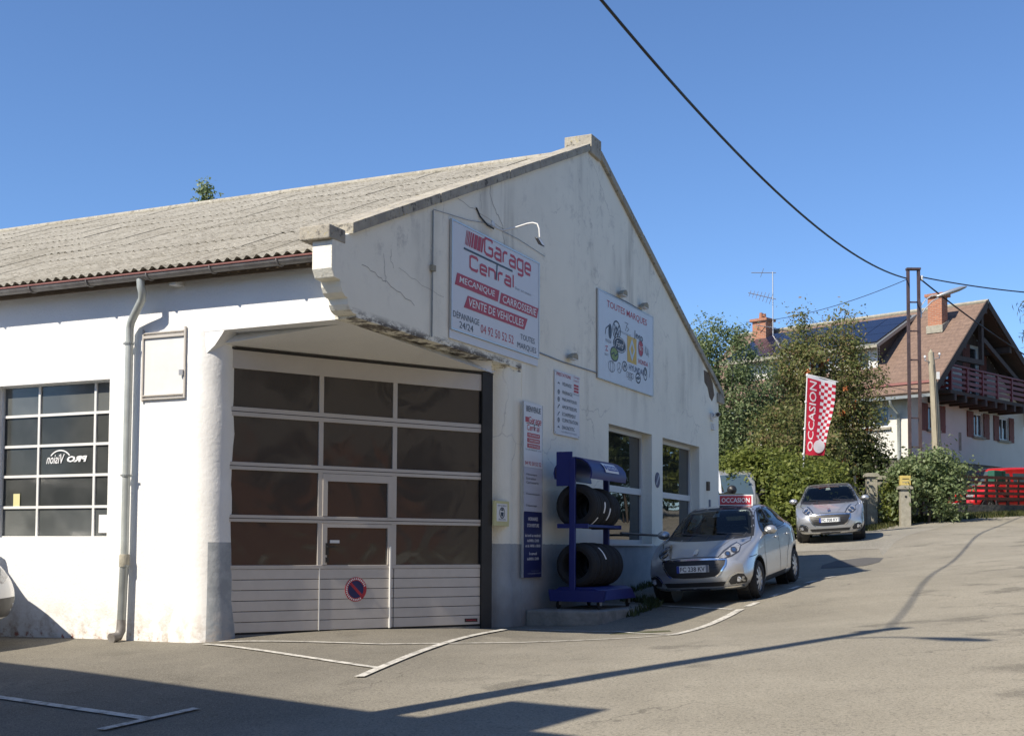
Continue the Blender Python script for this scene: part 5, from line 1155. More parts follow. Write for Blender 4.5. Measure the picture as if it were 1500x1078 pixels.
park('parked_van', 'van', (4.45, 31.6), 3, 'wpaint', 'white van mostly hidden behind the far corner of the garage', 'van', 'BV 620 XA', 1.42)
park('parked_van', 'van', (6.6, 38.0), 6, 'gpaint', 'silver van between the garage corner and the hedge', 'van', 'CM 381 LB', 1.2)
park('parked_van', 'van', (17.75, 50.4), 72, 'rpaint', 'red van behind the wooden fence below the chalet', 'van', 'AX 907 FD', 1.0)
# roof sign on the near car
mw = car1.matrix_basis if False else None
rr = empty('roof_sign', (0, 0, 0), 0, 'red and white rectangular sale sign standing on the roof of the near hatchback', 'sign')
psi = R(25.5); d_ = Vector((math.sin(psi), math.cos(psi))); px = near.x + d_.x * 2.0 * 1.03 + .10; py = near.y + d_.y * 2.0 * 1.03
a_ = near.xy + d_ * .80 * 1.03; b_ = near.xy + d_ * 3.34 * 1.03; zr_ = gz(*a_) + (gz(*b_) - gz(*a_)) * (2.0 - .80) / 2.54 + 1.445 * 1.03
rr.location = (px, py, zr_); rr.rotation_euler = (0, 0, -R(12))
MB().box(-.30, .30, -.02, .02, .03, .225).build('panel', 'plate', rr, bevel=.004); MB().box(-.275, .275, -.024, -.0205, .05, .205).build('red_face', 'red2', rr)
text('OCCASION', -.245, .245, .085, .17, 'white_print', rr, y=-.027, bold=.02)
MB().box(-.28, .28, -.06, .06, -.02, .03).build('magnetic_foot', 'black_pl', rr)

# ------------------------------------------------------------------ chalet on the rise (local frame: x along the gable, y along the ridge)
HZ = 2.2
H = empty('chalet', (15.85, 50, 0), R(45), 'white chalet with a brown tiled roof, red balcony and solar dormer behind the lattice pole', 'house')
hg = lambda x, z, d: (x, d, z)      # gable plane plate
hl = lambda y, z, d: (d, y, z)      # long side plate (x = 0)
AX, AZ = 4.28, 11.95; LS = (AZ - 7.8) / (AX + .6); RS = .60; RXE = 11.6
zL = lambda x: 7.8 + (x + .6) * LS; zR = lambda x: AZ - (x - AX) * RS
def house_window(par, fn, u0, u1, z0, z1, shut=None, bars=1, y=.0, sgn=1, sill=True):
    f = MB(); w = .07
    for q in ((u0, u0 + w, z0, z1), (u1 - w, u1, z0, z1), (u0 + w, u1 - w, z0, z0 + w), (u0 + w, u1 - w, z1 - w, z1)): f.prism([(q[0], q[2]), (q[1], q[2]), (q[1], q[3]), (q[0], q[3])], fn, y + .05, y + .13)
    if bars:
        c = (u0 + u1) / 2; f.prism([(c - .04, z0 + w), (c + .04, z0 + w), (c + .04, z1 - w), (c - .04, z1 - w)], fn, y + .05, y + .12)
    fo = f.build('window', 'upvc', par)
    MB().prism([(u0 + .03, z0 + .03), (u1 - .03, z0 + .03), (u1 - .03, z1 - .03), (u0 + .03, z1 - .03)], fn, y + .09, y + .10).build('pane', 'pane_glass', fo)
    if sill: MB().prism([(u0 - .1, z0 - .10), (u1 + .1, z0 - .10), (u1 + .1, z0 - .002), (u0 - .1, z0 - .002)], fn, y - .10, y + .05).build('sill', 'pale_concrete', fo)
    if shut:
        for (a_, b_) in shut:
            s = MB()
            n = max(2, int((b_ - a_) / .16)); ww = (b_ - a_) / n
            for i in range(n): s.prism([(a_ + i * ww + .006, z0 - .06), (a_ + (i + 1) * ww - .006, z0 - .06), (a_ + (i + 1) * ww - .006, z1 + .04), (a_ + i * ww + .006, z1 + .04)], fn, y - .045, y - .008)
            for zc in (z0 + .15, z1 - .2): s.prism([(a_ + .02, zc), (b_ - .02, zc), (b_ - .02, zc + .1), (a_ + .02, zc + .1)], fn, y - .06, y - .0455)
            s.build('shutter', 'shutter', fo)
    return fo
GW = [(.0 + 1.39, 2.31), (5.52, 6.43), (8.0, 9.0)]
holes = [[(a_, 6.5), (b_, 6.5), (b_, 7.5), (a_, 7.5)] for a_, b_ in GW] + [[(5.25, 8.0), (6.05, 8.0), (6.05, 10.35), (5.25, 10.35)], [(3.0, 8.0), (3.6, 8.0), (3.6, 10.1), (3.0, 10.1)]]
MB().prism([(0, 5.3), (RXE - .9, 5.3), (RXE - .9, zR(RXE - .9) - .12), (AX, AZ - .15), (0, zL(0) - .12)], hg, 0, .3, holes=holes).build('gable_wall', 'house_wall', H)
MB().prism([(.3, 5.3), (11, 5.3), (11, 7.9), (.3, 7.9)], hl, 0, .3, holes=[[(.95, 6.55), (2.35, 6.55), (2.35, 7.43), (.95, 7.43)], [(4.0, 6.4), (5.2, 6.4), (5.2, 7.5), (4.0, 7.5)], [(7.0, 6.4), (8.2, 6.4), (8.2, 7.5), (7.0, 7.5)]]).build('side_wall', 'house_wall', H)
MB().box(.06, RXE - 1., .06, 10.9, .0, 5.3).build('stone_base', 'house_stone', H)
MB().prism([(0.3, 10.7), (RXE - .9, 10.7), (RXE - .9, 11), (.3, 11)], lambda u, v, d: (u, v, d), 5.3, 7.9).build('rear_wall', 'house_wall', H)
box('upper_floor', 'black_pl', H, .35, RXE - 1.2, .6, 10.6, 5.35, 8.3)
house_window(H, hg, *GW[0], 6.5, 7.5, ((.68, 1.36), (2.34, 2.88))); house_window(H, hg, *GW[1], 6.5, 7.5, ((4.88, 5.48), (6.47, 7.02))); house_window(H, hg, *GW[2], 6.5, 7.5, ((7.46, 7.98), (9.03, 9.53)))
house_window(H, hg, 5.25, 6.05, 8.0, 10.35, ((4.5, 5.2), (6.1, 6.8)), bars=0, sill=False); house_window(H, hg, 3.0, 3.6, 8.0, 10.1, ((2.3, 2.95),), bars=0, sill=False)
house_window(H, hl, .95, 2.35, 6.55, 7.43); house_window(H, hl, 4.0, 5.2, 6.4, 7.5); house_window(H, hl, 7.0, 8.2, 6.4, 7.5)
MB().prism([(4.12, 5.80), (4.36, 5.80), (4.36, 6.57), (4.12, 6.57)], hg, -.01, .02).build('narrow_window', 'pale_concrete', H)
# timber cladding of the attic gable
b = MB()
for i in range(28):
    x = .45 + i * .34
    top = (zL(x) if x < AX else zR(x)) - .35
    if x + .33 > RXE - 1.0: break
    z0 = 9.35
    if (5.2 < x + .3 and x < 6.1) or (2.9 < x + .3 and x < 3.65): z0 = 10.4
    if top > z0: b.prism([(x, z0), (x + .33, z0), (x + .33, top), (x, top)], hg, -.035, -.004)
b.build('gable_boarding', 'dark_wood', H)['kind'] = 'stuff'
# roof: two slopes with overhangs
def slab(p, th, name, m, par=H):
    n = (Vector(p[1]) - Vector(p[0])).cross(Vector(p[2]) - Vector(p[0])).normalized()
    if n.z < 0: n = -n
    v = [Vector(q) for q in p] + [Vector(q) - n * th for q in p]
    return MB().add(v, [(0, 1, 2, 3), (7, 6, 5, 4), (0, 4, 5, 1), (1, 5, 6, 2), (2, 6, 7, 3), (3, 7, 4, 0)]).build(name, m, par)
def tile_slope(name, eave, ridge, y0, y1):
    """own frame: x along the ridge, y up the slope, so the courses of tiles follow the material"""
    ex, ez = eave; rx, rz = ridge; L_ = math.hypot(rx - ex, rz - ez); up = Vector((rx - ex, 0, rz - ez)).normalized(); al = Vector((0, 1, 0)) if rx < ex else Vector((0, -1, 0)); nn = al.cross(up)
    o = MB().box(0, y1 - y0, 0, L_, -.16, 0).build(name, 'tiles', H); org = Vector((ex, y0 if rx < ex else y1, ez))
    o.matrix_local = Matrix(((al.x, up.x, nn.x, org.x), (al.y, up.y, nn.y, org.y), (al.z, up.z, nn.z, org.z), (0, 0, 0, 1))); return o
tile_slope('roof_slope', (-.62, 7.78), (AX - .003, AZ), -1.25, 11.2); tile_slope('roof_slope', (RXE, zR(RXE)), (AX + .003, AZ), -1.25, 11.2)
MB().tube([(AX, -1.3, AZ + .02), (AX, 11.2, AZ + .02)], .09, 8).build('ridge_tiles', 'pale_concrete', H)
for p, q in (((-.66, -1.27, 7.66), (AX, -1.27, AZ - .06)), ((RXE + .03, -1.27, zR(RXE) - .08), (AX, -1.27, AZ - .06))): MB().bar(p, q, .05, .28).build('verge_board', 'dark_wood', H)
MB().bar((-.66, -1.25, 7.62), (-.66, 11.2, 7.62), .14, .12).build('gutter', 'zinc', H)
MB().bar((-.22, -1.2, 8.22), (-.22, 11.2, 8.22), .05, .10).build('snow_guard', 'copper', H)
for y in (.2, 3.5, 7): MB().bar((.3, -1.22, zL(.3) - .4), (.3, .0, zL(.3) - .4), .16, .2).build('purlin', 'dark_wood', H); break
for x in (2.3, AX, 6.6, 9.0): MB().bar((x, -1.2, (zL(x) if x <= AX else zR(x)) - .36), (x, 0, (zL(x) if x <= AX else zR(x)) - .36), .2, .26).build('purlin', 'dark_wood', H)
for x0, z0, x1, z1 in ((AX, 9.4, 1.6, 9.35), (AX, 10.4, 8.6, 8.6), (AX - .1, 9.5, AX - .1, 11.5)): MB().bar((x0, -1.0, z0), (x1, -1.0, z1), .16, .2).build('gable_tie', 'dark_wood', H)
MB().tube([(-.66, .55, 7.58), (-.62, .55, 7.4), (-.10, .50, 7.05), (-.08, .50, 5.2)], .06, 8).build('downpipe', 'pipe_zinc', H, smooth=50)
# balcony
BX0, BX1, BY = 1.15, 8.3, -1.1
box('balcony_floor', 'dark_wood', H, BX0, BX1, BY, 0, 7.86, 8.0)
for i in range(8): MB().bar((BX0 + .35 + i * .93, BY - .05, 7.72), (BX0 + .35 + i * .93, 0, 7.72), .18, .26).build('balcony_joist', 'dark_wood', H)
for i in range(6):
    x = BX0 + .05 + i * (BX1 - BX0 - .1) / 5; MB().bar((x, BY, 8.0), (x, BY, 9.0), .1, .1, up=(0, 1, 0)).build('balcony_post', 'balcony', H)
    if i < 5:
        x1 = x + (BX1 - BX0 - .1) / 5
        for z in (8.10, 8.32, 8.54, 8.76): MB().box(x + .05, x1 - .05, BY - .02, BY + .02, z, z + (.13 if i not in (0,) else .11)).build('balcony_board', 'balcony', H)
MB().bar((BX0, BY, 9.0), (BX1, BY, 9.0), .12, .07).build('handrail', 'balcony', H); MB().bar((BX0, BY, 8.95), (BX0, 0, 8.95), .1, .07).build('handrail', 'balcony', H)
for z in (8.10, 8.32, 8.54, 8.76): MB().box(BX0 - .02, BX0 + .02, BY + .05, -.01, z, z + .11).build('balcony_board', 'balcony', H)
# dormer with solar panels
DX, DZ, DY0, DY1 = .62, 10.1, 1.75, 9.6
DS = (11.75 - DZ) / (3.95 - DX)
MB().prism([(DX + .42, zL(DX + .42) - .05), (3.4, zL(3.4) - .05), (3.4, DZ + DS * 2.7 - .2), (DX + .42, DZ + DS * .4 - .16)], lambda x, z, d: (x, d, z), DY0 + .25, DY0 + .4).build('dormer_cheek', 'dark_wood', H)
MB().prism([(DX + .42, zL(DX + .42) - .05), (3.4, zL(3.4) - .05), (3.4, DZ + DS * 2.7 - .2), (DX + .42, DZ + DS * .4 - .16)], lambda x, z, d: (x, d, z), DY1 - .4, DY1 - .25).build('dormer_cheek', 'dark_wood', H)
MB().prism([(DY0 + .25, 9.0), (DY1 - .25, 9.0), (DY1 - .25, DZ + .06), (DY0 + .25, DZ + .06)], hl, DX + .40, DX + .6).build('dormer_front', 'house_wall', H)
for y in (2.3, 4.2, 6.2, 8.0): house_window(H, hl, y, y + 1.0, 9.15, 9.95, y=DX + .30, sill=False)
for (ea, ri, y0_, y1_) in (((-.62, 7.6), (AX, AZ - .18), -1.22, 11.1), ((RXE, zR(RXE) - .18), (AX, AZ - .18), -1.22, 11.1)): slab([(ea[0], y0_, ea[1]), (ea[0], y1_, ea[1]), (ri[0], y1_, ri[1]), (ri[0], y0_, ri[1])], .05, 'roof_lining', 'dark_wood')
slab([(DX, DY0, DZ), (DX, DY1, DZ), (3.97, DY1, 11.76), (3.97, DY0, 11.76)], .14, 'dormer_roof', 'solar_frame')
MB().bar((DX - .04, DY0, DZ - .1), (DX - .04, DY1, DZ - .1), .12, .12).build('dormer_gutter', 'pale_concrete', H)
u = Vector((3.97 - DX, 0, 11.76 - DZ)); ul = u.length; u.normalize(); nn = Vector((-u.z, 0, u.x))
for r in range(3):
    for c in range(7):
        o_ = Vector((DX, DY0 + .12, DZ)) + nn * .03; a_ = o_ + u * (.12 + r * 1.14); y = c * 1.09
        p = [a_ + Vector((0, y, 0)), a_ + Vector((0, y + 1.06, 0)), a_ + u * 1.11 + Vector((0, y + 1.06, 0)), a_ + u * 1.11 + Vector((0, y, 0))]
        v = p + [q + nn * .035 for q in p]; MB().add(v, [(4, 5, 6, 7), (0, 1, 5, 4), (1, 2, 6, 5), (2, 3, 7, 6), (3, 0, 4, 7)]).build('solar_panel', 'solar', H)
# chimneys
def chimney(x, y, w, d, z0, z1, flash=True):
    c = box('chimney', 'brick', H, x - w / 2, x + w / 2, y - d / 2, y + d / 2, z0, z1)
    MB().box(x - w / 2 - .10, x + w / 2 + .10, y - d / 2 - .10, y + d / 2 + .10, z1, z1 + .13).build('chimney_cap', 'brick', c, bevel=.01)
    if flash: MB().prism([(x - w / 2 - .06, zL(x - w / 2) + .0), (x + w / 2 + .05, zL(x + w / 2)), (x + w / 2 + .05, zL(x + w / 2) + .14), (x - w / 2 - .06, zL(x - w / 2) + .30)], lambda u, v, dd: (u, dd, v), y - d / 2 - .05, y + d / 2 + .05).build('flashing', 'pale_concrete', c)
    return c
chimney(2.98, .30, .52, .62, 9.6, 12.15); c = chimney(3.55, 9.3, .6, .75, 10.6, 12.3, False)
for dx in (-.14, .14): MB().lathe([(.1, 0), (.08, .3)], (3.55 + dx, 9.3, 12.42), n=10).build('chimney_pot', 'brick', c)
# aerial on the far chimney
A = empty('tv_antenna', tuple(H.matrix_basis @ Vector((3.5, 8.75, 11.9))), R(45), 'thin tv antenna mast with three aerials beside the far chimney', 'antenna')
A.location = Vector((15.85, 50, 0)) + Vector((math.sqrt(.5), math.sqrt(.5), 0)) * 3.5 + Vector((-math.sqrt(.5), math.sqrt(.5), 0)) * 8.7 + Vector((0, 0, 11.2))
MB().tube([(0, 0, 0), (0, 0, 3.4)], .028, 6).build('mast', 'steel', A)
ae = Matrix.Rotation(R(-45), 3, 'Z')
def aerial(z, l, els, el, tilt=0.):
    b = MB(); d = ae @ Vector((-1, 0, 0)); n_ = ae @ Vector((0, 1, 0)); p = Vector((0, 0, z)); b.tube([p + d * -.15, p + d * l + Vector((0, 0, tilt))], .02, 5)
    for i in range(els):
        q = p + d * l * (i + .5) / els + Vector((0, 0, tilt * (i + .5) / els)); w = el * (1 - .5 * i / els); b.tube([q - n_ * w + Vector((0, 0, w * .35)), q + n_ * w - Vector((0, 0, w * .35))], .012, 4)
    b.build('aerial', 'steel', A)
aerial(3.35, 1.0, 1, .35); aerial(2.1, 1.15, 7, .45, .30); aerial(.75, .8, 3, .5, .12); MB().tube([tuple(ae @ Vector((0, 0, .72))), tuple(ae @ Vector((.6, 0, .62)))], .02, 5).build('boom', 'dark_frame', A)
box('garage_opening', 'black_pl', H, 6.6, 8.6, -.02, .05, 3.0, 5.0)

# ------------------------------------------------------------------ plants
rng = np.random.default_rng(11)
def leaves(name, parent, C_, n, size, m, sub=None, spread=.30, up=.35, aspect=.55, hollow=.45):
    """leaf rhombs on twig clusters: C_ = list of (x,y,z,rx,ry,rz) lobes"""
    C_ = np.array(C_, float); vol = (C_[:, 3] * C_[:, 4] * C_[:, 5]) ** .75; sub = sub or max(8, n // 46)
    k = rng.choice(len(C_), sub, p=vol / vol.sum()); d = rng.normal(size=(sub, 3)); d /= np.linalg.norm(d, axis=1)[:, None]
    r = (hollow ** 3 + (1 - hollow ** 3) * rng.random(sub)) ** (1 / 3) * rng.normal(1, .10, sub)
    tw = C_[k, :3] + d * r[:, None] * C_[k, 3:]; spread = spread * .72
    j = rng.integers(0, sub, n); g_ = rng.normal(size=(n, 3)) * spread * (.5 + rng.random((sub, 1))[j]); p = tw[j] + g_ * np.array([1, 1, .8])
    nr = rng.normal(size=(n, 3)); nr[:, 2] += up * 2; out = p - C_[k[j], :3]; out /= np.linalg.norm(out, axis=1)[:, None] + 1e-6; nr += out * .8; nr /= np.linalg.norm(nr, axis=1)[:, None]
    a_ = np.cross(nr, rng.normal(size=(n, 3))); a_ /= np.linalg.norm(a_, axis=1)[:, None]; b_ = np.cross(nr, a_); s = size * rng.uniform(.6, 1.3, n)[:, None]
    V = np.stack([p - a_ * s, p - b_ * s * aspect + nr * s * .12, p + a_ * s, p + b_ * s * aspect + nr * s * .12], 1).reshape(-1, 3)
    me = bpy.data.meshes.new(name); me.vertices.add(4 * n); me.vertices.foreach_set('co', V.ravel()); me.loops.add(4 * n); me.loops.foreach_set('vertex_index', np.arange(4 * n))
    me.polygons.add(n); me.polygons.foreach_set('loop_start', np.arange(n) * 4); me.polygons.foreach_set('loop_total', np.full(n, 4)); me.materials.append(M[m]); me.update(); me.validate()
    return link(name, me, parent), tw
def tree(name, x, y, lobes, n, size, m, label, cat='tree', trunk_r=.12, h0=None, spread=.30, group=None, branches=26, hollow=.45, aspect=.55, z0=None):
    z = gz(x, y) if z0 is None else z0; rt = empty(name, (x, y, z), 0, label, cat, group)
    o, tw = leaves('crown', rt, lobes, n, size, m, spread=spread, hollow=hollow, aspect=aspect)
    L_ = np.array(lobes); top = L_[:, 2].max(); b = MB(); h0 = h0 or top * .35
    b.tube([(0, 0, -.2), (.03, .02, h0 * .5), (-.02, .04, h0), (L_[0][0] * .4, L_[0][1] * .4, top * .7), (L_[0][0] * .7, L_[0][1] * .7, top * .92)], [trunk_r * 1.15, trunk_r, trunk_r * .8, trunk_r * .45, .015], 8)
    b.build('trunk', 'bark', rt, smooth=50); br = MB(); sel = tw[rng.choice(len(tw), min(branches, len(tw)), replace=False)]
    for q in sel:
        s0 = Vector((0, 0, h0 * rng.uniform(.6, 1.) + max(0, (q[2] - h0)) * .35)); mid = s0 * .5 + Vector(q) * .5 + Vector((0, 0, -.08 * abs(q[2] - s0.z)))
        br.tube([s0, mid, Vector(q)], [trunk_r * .35, trunk_r * .2, .008], 5)
    br.build('branches', 'bark', rt, smooth=50)['kind'] = 'stuff'; return rt
# the grey green tree against the far corner of the garage (a loose upright crown)
tree('leafy_tree', 7.55, 44.2, [(-0.58, 0, 2.8, 1.33, 1.1, 1.87), (0.24, 0.2, 4.2, 1.16, 1.0, 1.75), (-0.98, 0, 5.13, 0.87, 0.8, 1.63), (0.12, 0, 6.06, 0.75, 0.7, 1.4), (0.98, 0.3, 3.03, 1.04, 0.9, 1.75), (-0.87, 0, 6.53, 0.48, 0.42, 1.1), (0.98, 0.2, 5.83, 0.34, 0.3, 0.93), (0.34, 0, 7.0, 0.29, 0.25, 0.7), (-0.24, 0.1, 7.0, 0.26, 0.22, 0.82), (1.21, 0.1, 5.01, 0.58, 0.5, 1.05)],
     34000, .056, 'leaf_grey', 'tall loose grey green tree rising behind the far corner of the garage', trunk_r=.14, spread=.26, hollow=.3)
tree('rowan_tree', 11.25, 46.0, [(0.0, 0, 5.65, 1.81, 1.4, 1.41), (-1.1, 0, 4.86, 1.1, 1.0, 1.24), (1.26, 0, 5.2, 1.04, 1.0, 1.36), (-0.66, 0, 6.67, 0.66, 0.7, 0.79), (0.83, 0, 6.89, 0.77, 0.7, 0.85), (0.0, 0, 3.84, 1.76, 1.4, 1.24), (1.32, 0.1, 3.62, 1.04, 1.0, 1.24), (0.88, 0.2, 2.71, 0.99, 0.9, 1.02), (-1.1, 0, 3.39, 1.1, 1.0, 1.36), (-0.77, 0, 7.34, 0.24, 0.22, 0.56), (1.1, 0, 7.68, 0.39, 0.3, 0.51), (-1.43, 0, 6.1, 0.44, 0.4, 0.56)],
     36000, .060, 'leaf_rowan', 'rowan tree with orange berries and yellowing leaves in front of the chalet', trunk_r=.13, spread=.30, hollow=.3)
t_ = bpy.data.objects['rowan_tree']; leaves('berries', t_, [(0, 0, 4.6, 1.7, 1.4, 1.6), (1.2, -.1, 2.8, .9, .9, 1.3), (-1, 0, 3.6, 1, 1, 1.2)], 1500, .05, 'berry', sub=60, spread=.10, aspect=.95)
tree('shrub', 9.55, 42.4, [(0, 0, 1.6, 1.3, 1.2, 1.3), (-.8, 0, 2.3, .9, 1.0, 1.4), (-.4, .2, 3.4, .8, .9, 1.2), (.8, 0, 2.4, .8, .9, 1.2)], 20000, .062, 'leaf_rowan', 'reddish brown leafy shrub between the grey green tree and the flag', 'shrub', .07, spread=.28)
# bright hedge and creepers along the garden edge
tree('hedge_bush', 8.6, 40.2, [(-.3, 0, 1.9, 1.3, .9, .9), (.9, 0, 1.7, 1.0, .9, .9), (-1.3, .2, 1.9, .8, .8, .9)], 13000, .07, 'leaf_hedge', 'bright yellow green hedge bush above the parked vans', 'bush', .05, spread=.25)
tree('hedge_bush', 8.15, 37.2, [(0, 0, .8, .8, .7, .9), (.55, .3, 1.2, .7, .7, .9), (.2, .6, 1.7, .8, .7, .6), (.9, .4, .7, .6, .6, .7)], 8500, .075, 'leaf_hedge', 'dense creeper covered bush beside the sunlit silver hatchback', 'bush', .05, spread=.22)
tree('hedge_bush', 9.5, 41.6, [(0, 0, 1.3, 1.1, .9, .9), (.8, .2, 1.5, .8, .9, .8), (-.7, 0, 1.0, .8, .8, .9)], 9000, .08, 'leaf_hedge', 'green garden bush at the foot of the flag pole behind the sunlit hatchback', 'bush', .05, spread=.25)
tree('dark_shrub', 12.5, 45.6, [(0, 0, 1.2, 1.4, .9, 1.3), (1.2, .1, .9, 1.0, .8, 1.1), (-1.2, .0, 1.5, 1.0, .9, 1.2), (.4, .2, 2.2, 1.2, .9, .9)], 9000, .085, 'leaf_dark', 'dark shrub in the shade behind the gate pillars', 'shrub', .06, spread=.28)
tree('pole_shrub', 14.1, 42.7, [(0, 0, 1.5, .95, .8, .8), (.5, 0, 1.0, .75, .7, .9), (-.7, .1, 1.2, .7, .7, .9), (.4, .1, 2.0, .6, .6, .45), (.9, 0, 1.5, .5, .5, .6)], 8500, .075, 'leaf_grey', 'grey green shrub around the foot of the wooden pole', 'shrub', .05, spread=.24)
tree('garden_plant', 13.05, 43.2, [(0, 0, .7, .35, .3, .7), (.05, 0, 1.2, .25, .25, .4)], 2200, .07, 'leaf_hedge', 'narrow light green plant between the two gate pillars', 'plant', .03, spread=.16, branches=8)
tree('slim_conifer', -11.4, 46, [(0, 0, 12.6, .42, .4, .8), (0, 0, 13.2, .30, .3, .6), (.05, 0, 13.6, .16, .16, .4), (-.42, 0, 12.3, .35, .3, .6), (.48, 0, 12.1, .35, .3, .6)], 2300, .075, 'leaf_grey', 'treetop just showing above the ridge of the garage roof', 'tree', .16, h0=8, spread=.2)
pn = tree('pine_tree', 19.6, 42.2, [(0, 0, 8.5, 1.6, 1.6, .5), (-1.1, 0, 7.3, 1.3, 1.2, .30), (-1.3, -.2, 6.3, 1.25, 1.1, .30), (-.3, 0, 9.4, 1.6, 1.2, .4), (.6, 0, 5.5, 1.8, 1.6, .5), (-1.1, 0, 8.4, 1.2, .8, .25), (0, 0, 10.4, 1.2, 1.2, .4), (-1.0, .1, 5.5, 1.0, .8, .25)], 9000, .13, 'leaf_pine', 'pine branches reaching in at the right edge of the photo', 'tree', .2, h0=4, spread=.22, aspect=.14, hollow=.2)
# trees across the street, outside the frame: the shop windows mirror them
tree('roadside_tree', 19.9, 38.6, [(0, 0, 3.0, 2.3, 2.3, 2.6), (.8, 0, 5.6, 2.2, 2.2, 2.2), (1.5, 1, 2.6, 2, 2, 2.4)], 9000, .16, 'leaf_dark', 'broad tree across the street mirrored in the shop windows', 'tree', .2, spread=.4)
tree('roadside_tree', 23.6, 46.4, [(0, 0, 2.6, 2.5, 2.5, 2.6), (.5, .5, 5.4, 2.2, 2.2, 2.4), (2, 2, 3, 2.5, 2.5, 3)], 8000, .16, 'leaf_hedge', 'light green tree further up the street than the broad tree', 'tree', .2, spread=.4)
# grass: blades on the verge and weeds at the slab
def grass(name, pts, n, h, spread, m='grass', label=None):
    P = np.array(pts, float); k = rng.integers(0, len(P) - 1, n); f_ = rng.random(n)[:, None]; q = P[k] * (1 - f_) + P[k + 1] * f_ + rng.normal(size=(n, 2)) * spread
    z = gzl((q[:, 0] - OX) * ND.x + (q[:, 1] - OY) * ND.y, (q[:, 0] - OX) * GD.x + (q[:, 1] - OY) * GD.y) - .02
    a_ = rng.uniform(0, 6.28, n); d = np.stack([np.cos(a_), np.sin(a_)], 1); w = .018; hh = h * rng.uniform(.5, 1.3, n); ln = rng.normal(size=(n, 2)) * .3 * hh[:, None]
    V = np.zeros((n, 3, 3)); V[:, 0, :2] = q - d * w; V[:, 1, :2] = q + d * w; V[:, 2, :2] = q + ln; V[:, :2, 2] = z[:, None]; V[:, 2, 2] = z + hh
    me = bpy.data.meshes.new(name); me.from_pydata(V.reshape(-1, 3).tolist(), [], np.arange(3 * n).reshape(-1, 3).tolist()); me.materials.append(M[m]); o = link(name, me); o['kind'] = 'stuff'; o['label'] = label; o['category'] = 'grass'; return o
grass('verge_grass', [(13.2, 43.6), (14.4, 43.9), (16.5, 45.4), (18.6, 47.2), (21, 49.4), (25, 53)], 9000, .20, .32, label='rough grass along the verge under the wooden fence')
grass('verge_grass', [(11.2, 40.6), (12.3, 42.6), (13.2, 43.6)], 1500, .16, .25, label='thin grass at the foot of the gate pillars')
sl = [tuple(W(o, t).xy) for o, t in ((1.28, 6.0), (1.3, 7.2), (1.0, 7.9), (.5, 8.1))]
grass('weeds', sl, 420, .13, .06, 'leaf_dark', 'weeds along the edge of the concrete slab')
grass('weeds', [tuple(W(o, t).xy) for o, t in ((.08, 8.2), (.08, 10.8))], 220, .13, .06, 'leaf_dark', 'weeds at the foot of the gable behind the near hatchback')

# ------------------------------------------------------------------ street furniture and small things
# concrete slab and tyre rack
SLZ = .66
sb = MB(); sb.prism([(.005, 4.93), (.55, 4.90), (1.18, 5.0), (1.26, 6.2), (1.24, 7.6), (.005, 7.8)], lambda o, t, d: tuple(W(o, t, d)), .2, SLZ)
s_ = sb.build('concrete_slab', 'concrete', None, bevel=.03); tag(s_, 'worn concrete slab carrying the blue tyre rack', 'slab')
RK = empty('tyre_rack', W(.55, 5.55, SLZ), WG, 'blue steel tyre rack on castors with a rounded top hood', 'rack')     # local x = along the wall, -y = street side
def post(x):
    b = MB(); b.box(x - .03, x + .03, -.05, .05, .16, 2.36); return b.build('post', 'blue', RK, bevel=.01)
post(-.06); post(1.42)
MB().prism([(-.52, .12), (.36, .12), (.39, .30), (-.56, .30)], lambda u, v, d: (d, u, v), -.12, -.02).build('end_tray', 'blue', RK, bevel=.01)
MB().prism([(-.50, .14), (.36, .14), (.30, .30), (.24, .34), (-.32, .34), (-.42, .30)], lambda u, v, d: (d, u, v), -.02, 1.50).build('base_tray', 'blue', RK, bevel=.01)
for y in (-.22, .22):
    MB().box(-.05, 1.42, y - .03, y + .03, 1.28, 1.32).build('shelf_rail', 'blue', RK)
MB().box(-.07, -.03, -.26, .26, 1.26, 1.33).build('shelf_end', 'blue', RK); MB().box(1.40, 1.44, -.26, .26, 1.26, 1.33).build('shelf_end', 'blue', RK)
hd = [(.33 * math.cos(R(a_)), .26 * math.sin(R(a_))) for a_ in range(-20, 201, 20)]
hb = MB(); q = [(.31 * math.cos(R(a_)), .24 * math.sin(R(a_))) for a_ in range(200, -21, -20)]
hb.prism([(u, v + 2.12) for u, v in hd] + [(u, v + 2.12) for u, v in q], lambda u, v, d: (d, u, v), -.06, 1.50); hb.build('hood', 'blue', RK, smooth=35)
MB().prism([(.0, 1.92), (.27, 1.92), (.27, 2.46), (.0, 2.46)], lambda u, v, d: (d, u, v), -.085, -.062).build('end_panel', 'blue', RK, bevel=.008)
hs = lambda u, v: (u, -.325 * math.cos(R(20 + (v - .0) * 180 / math.pi / .29)) - .012, 2.12 + .255 * math.sin(R(20 + v * 180 / math.pi / .29)) + .004)
def hood_patch(u0, u1, v0, v1, m, name, par, lift=0.):
    b = MB(); n = 5; P_ = []
    for i in range(n + 1):
        v = v0 + (v1 - v0) * i / n
        for u in (u0, u1): x, y, z = hs(u, v); P_.append((x, y - lift, z + lift * .5))
    return b.add(P_, [(2 * i, 2 * i + 1, 2 * i + 3, 2 * i + 2) for i in range(n)]).build(name, m, par)
mp = hood_patch(.52, 1.12, -.06, .14, 'white_print', 'maker_sign', RK, .002); hood_patch(.66, 1.09, -.02, .08, 'blue_sign', 'sign_panel', mp, .006)
text('MICHELIN', .69, 1.06, .0, .06, 'white_print', mp, bold=.012, warp=lambda u, v: (hs(u, v)[0], hs(u, v)[1] - .009, hs(u, v)[2] + .004))
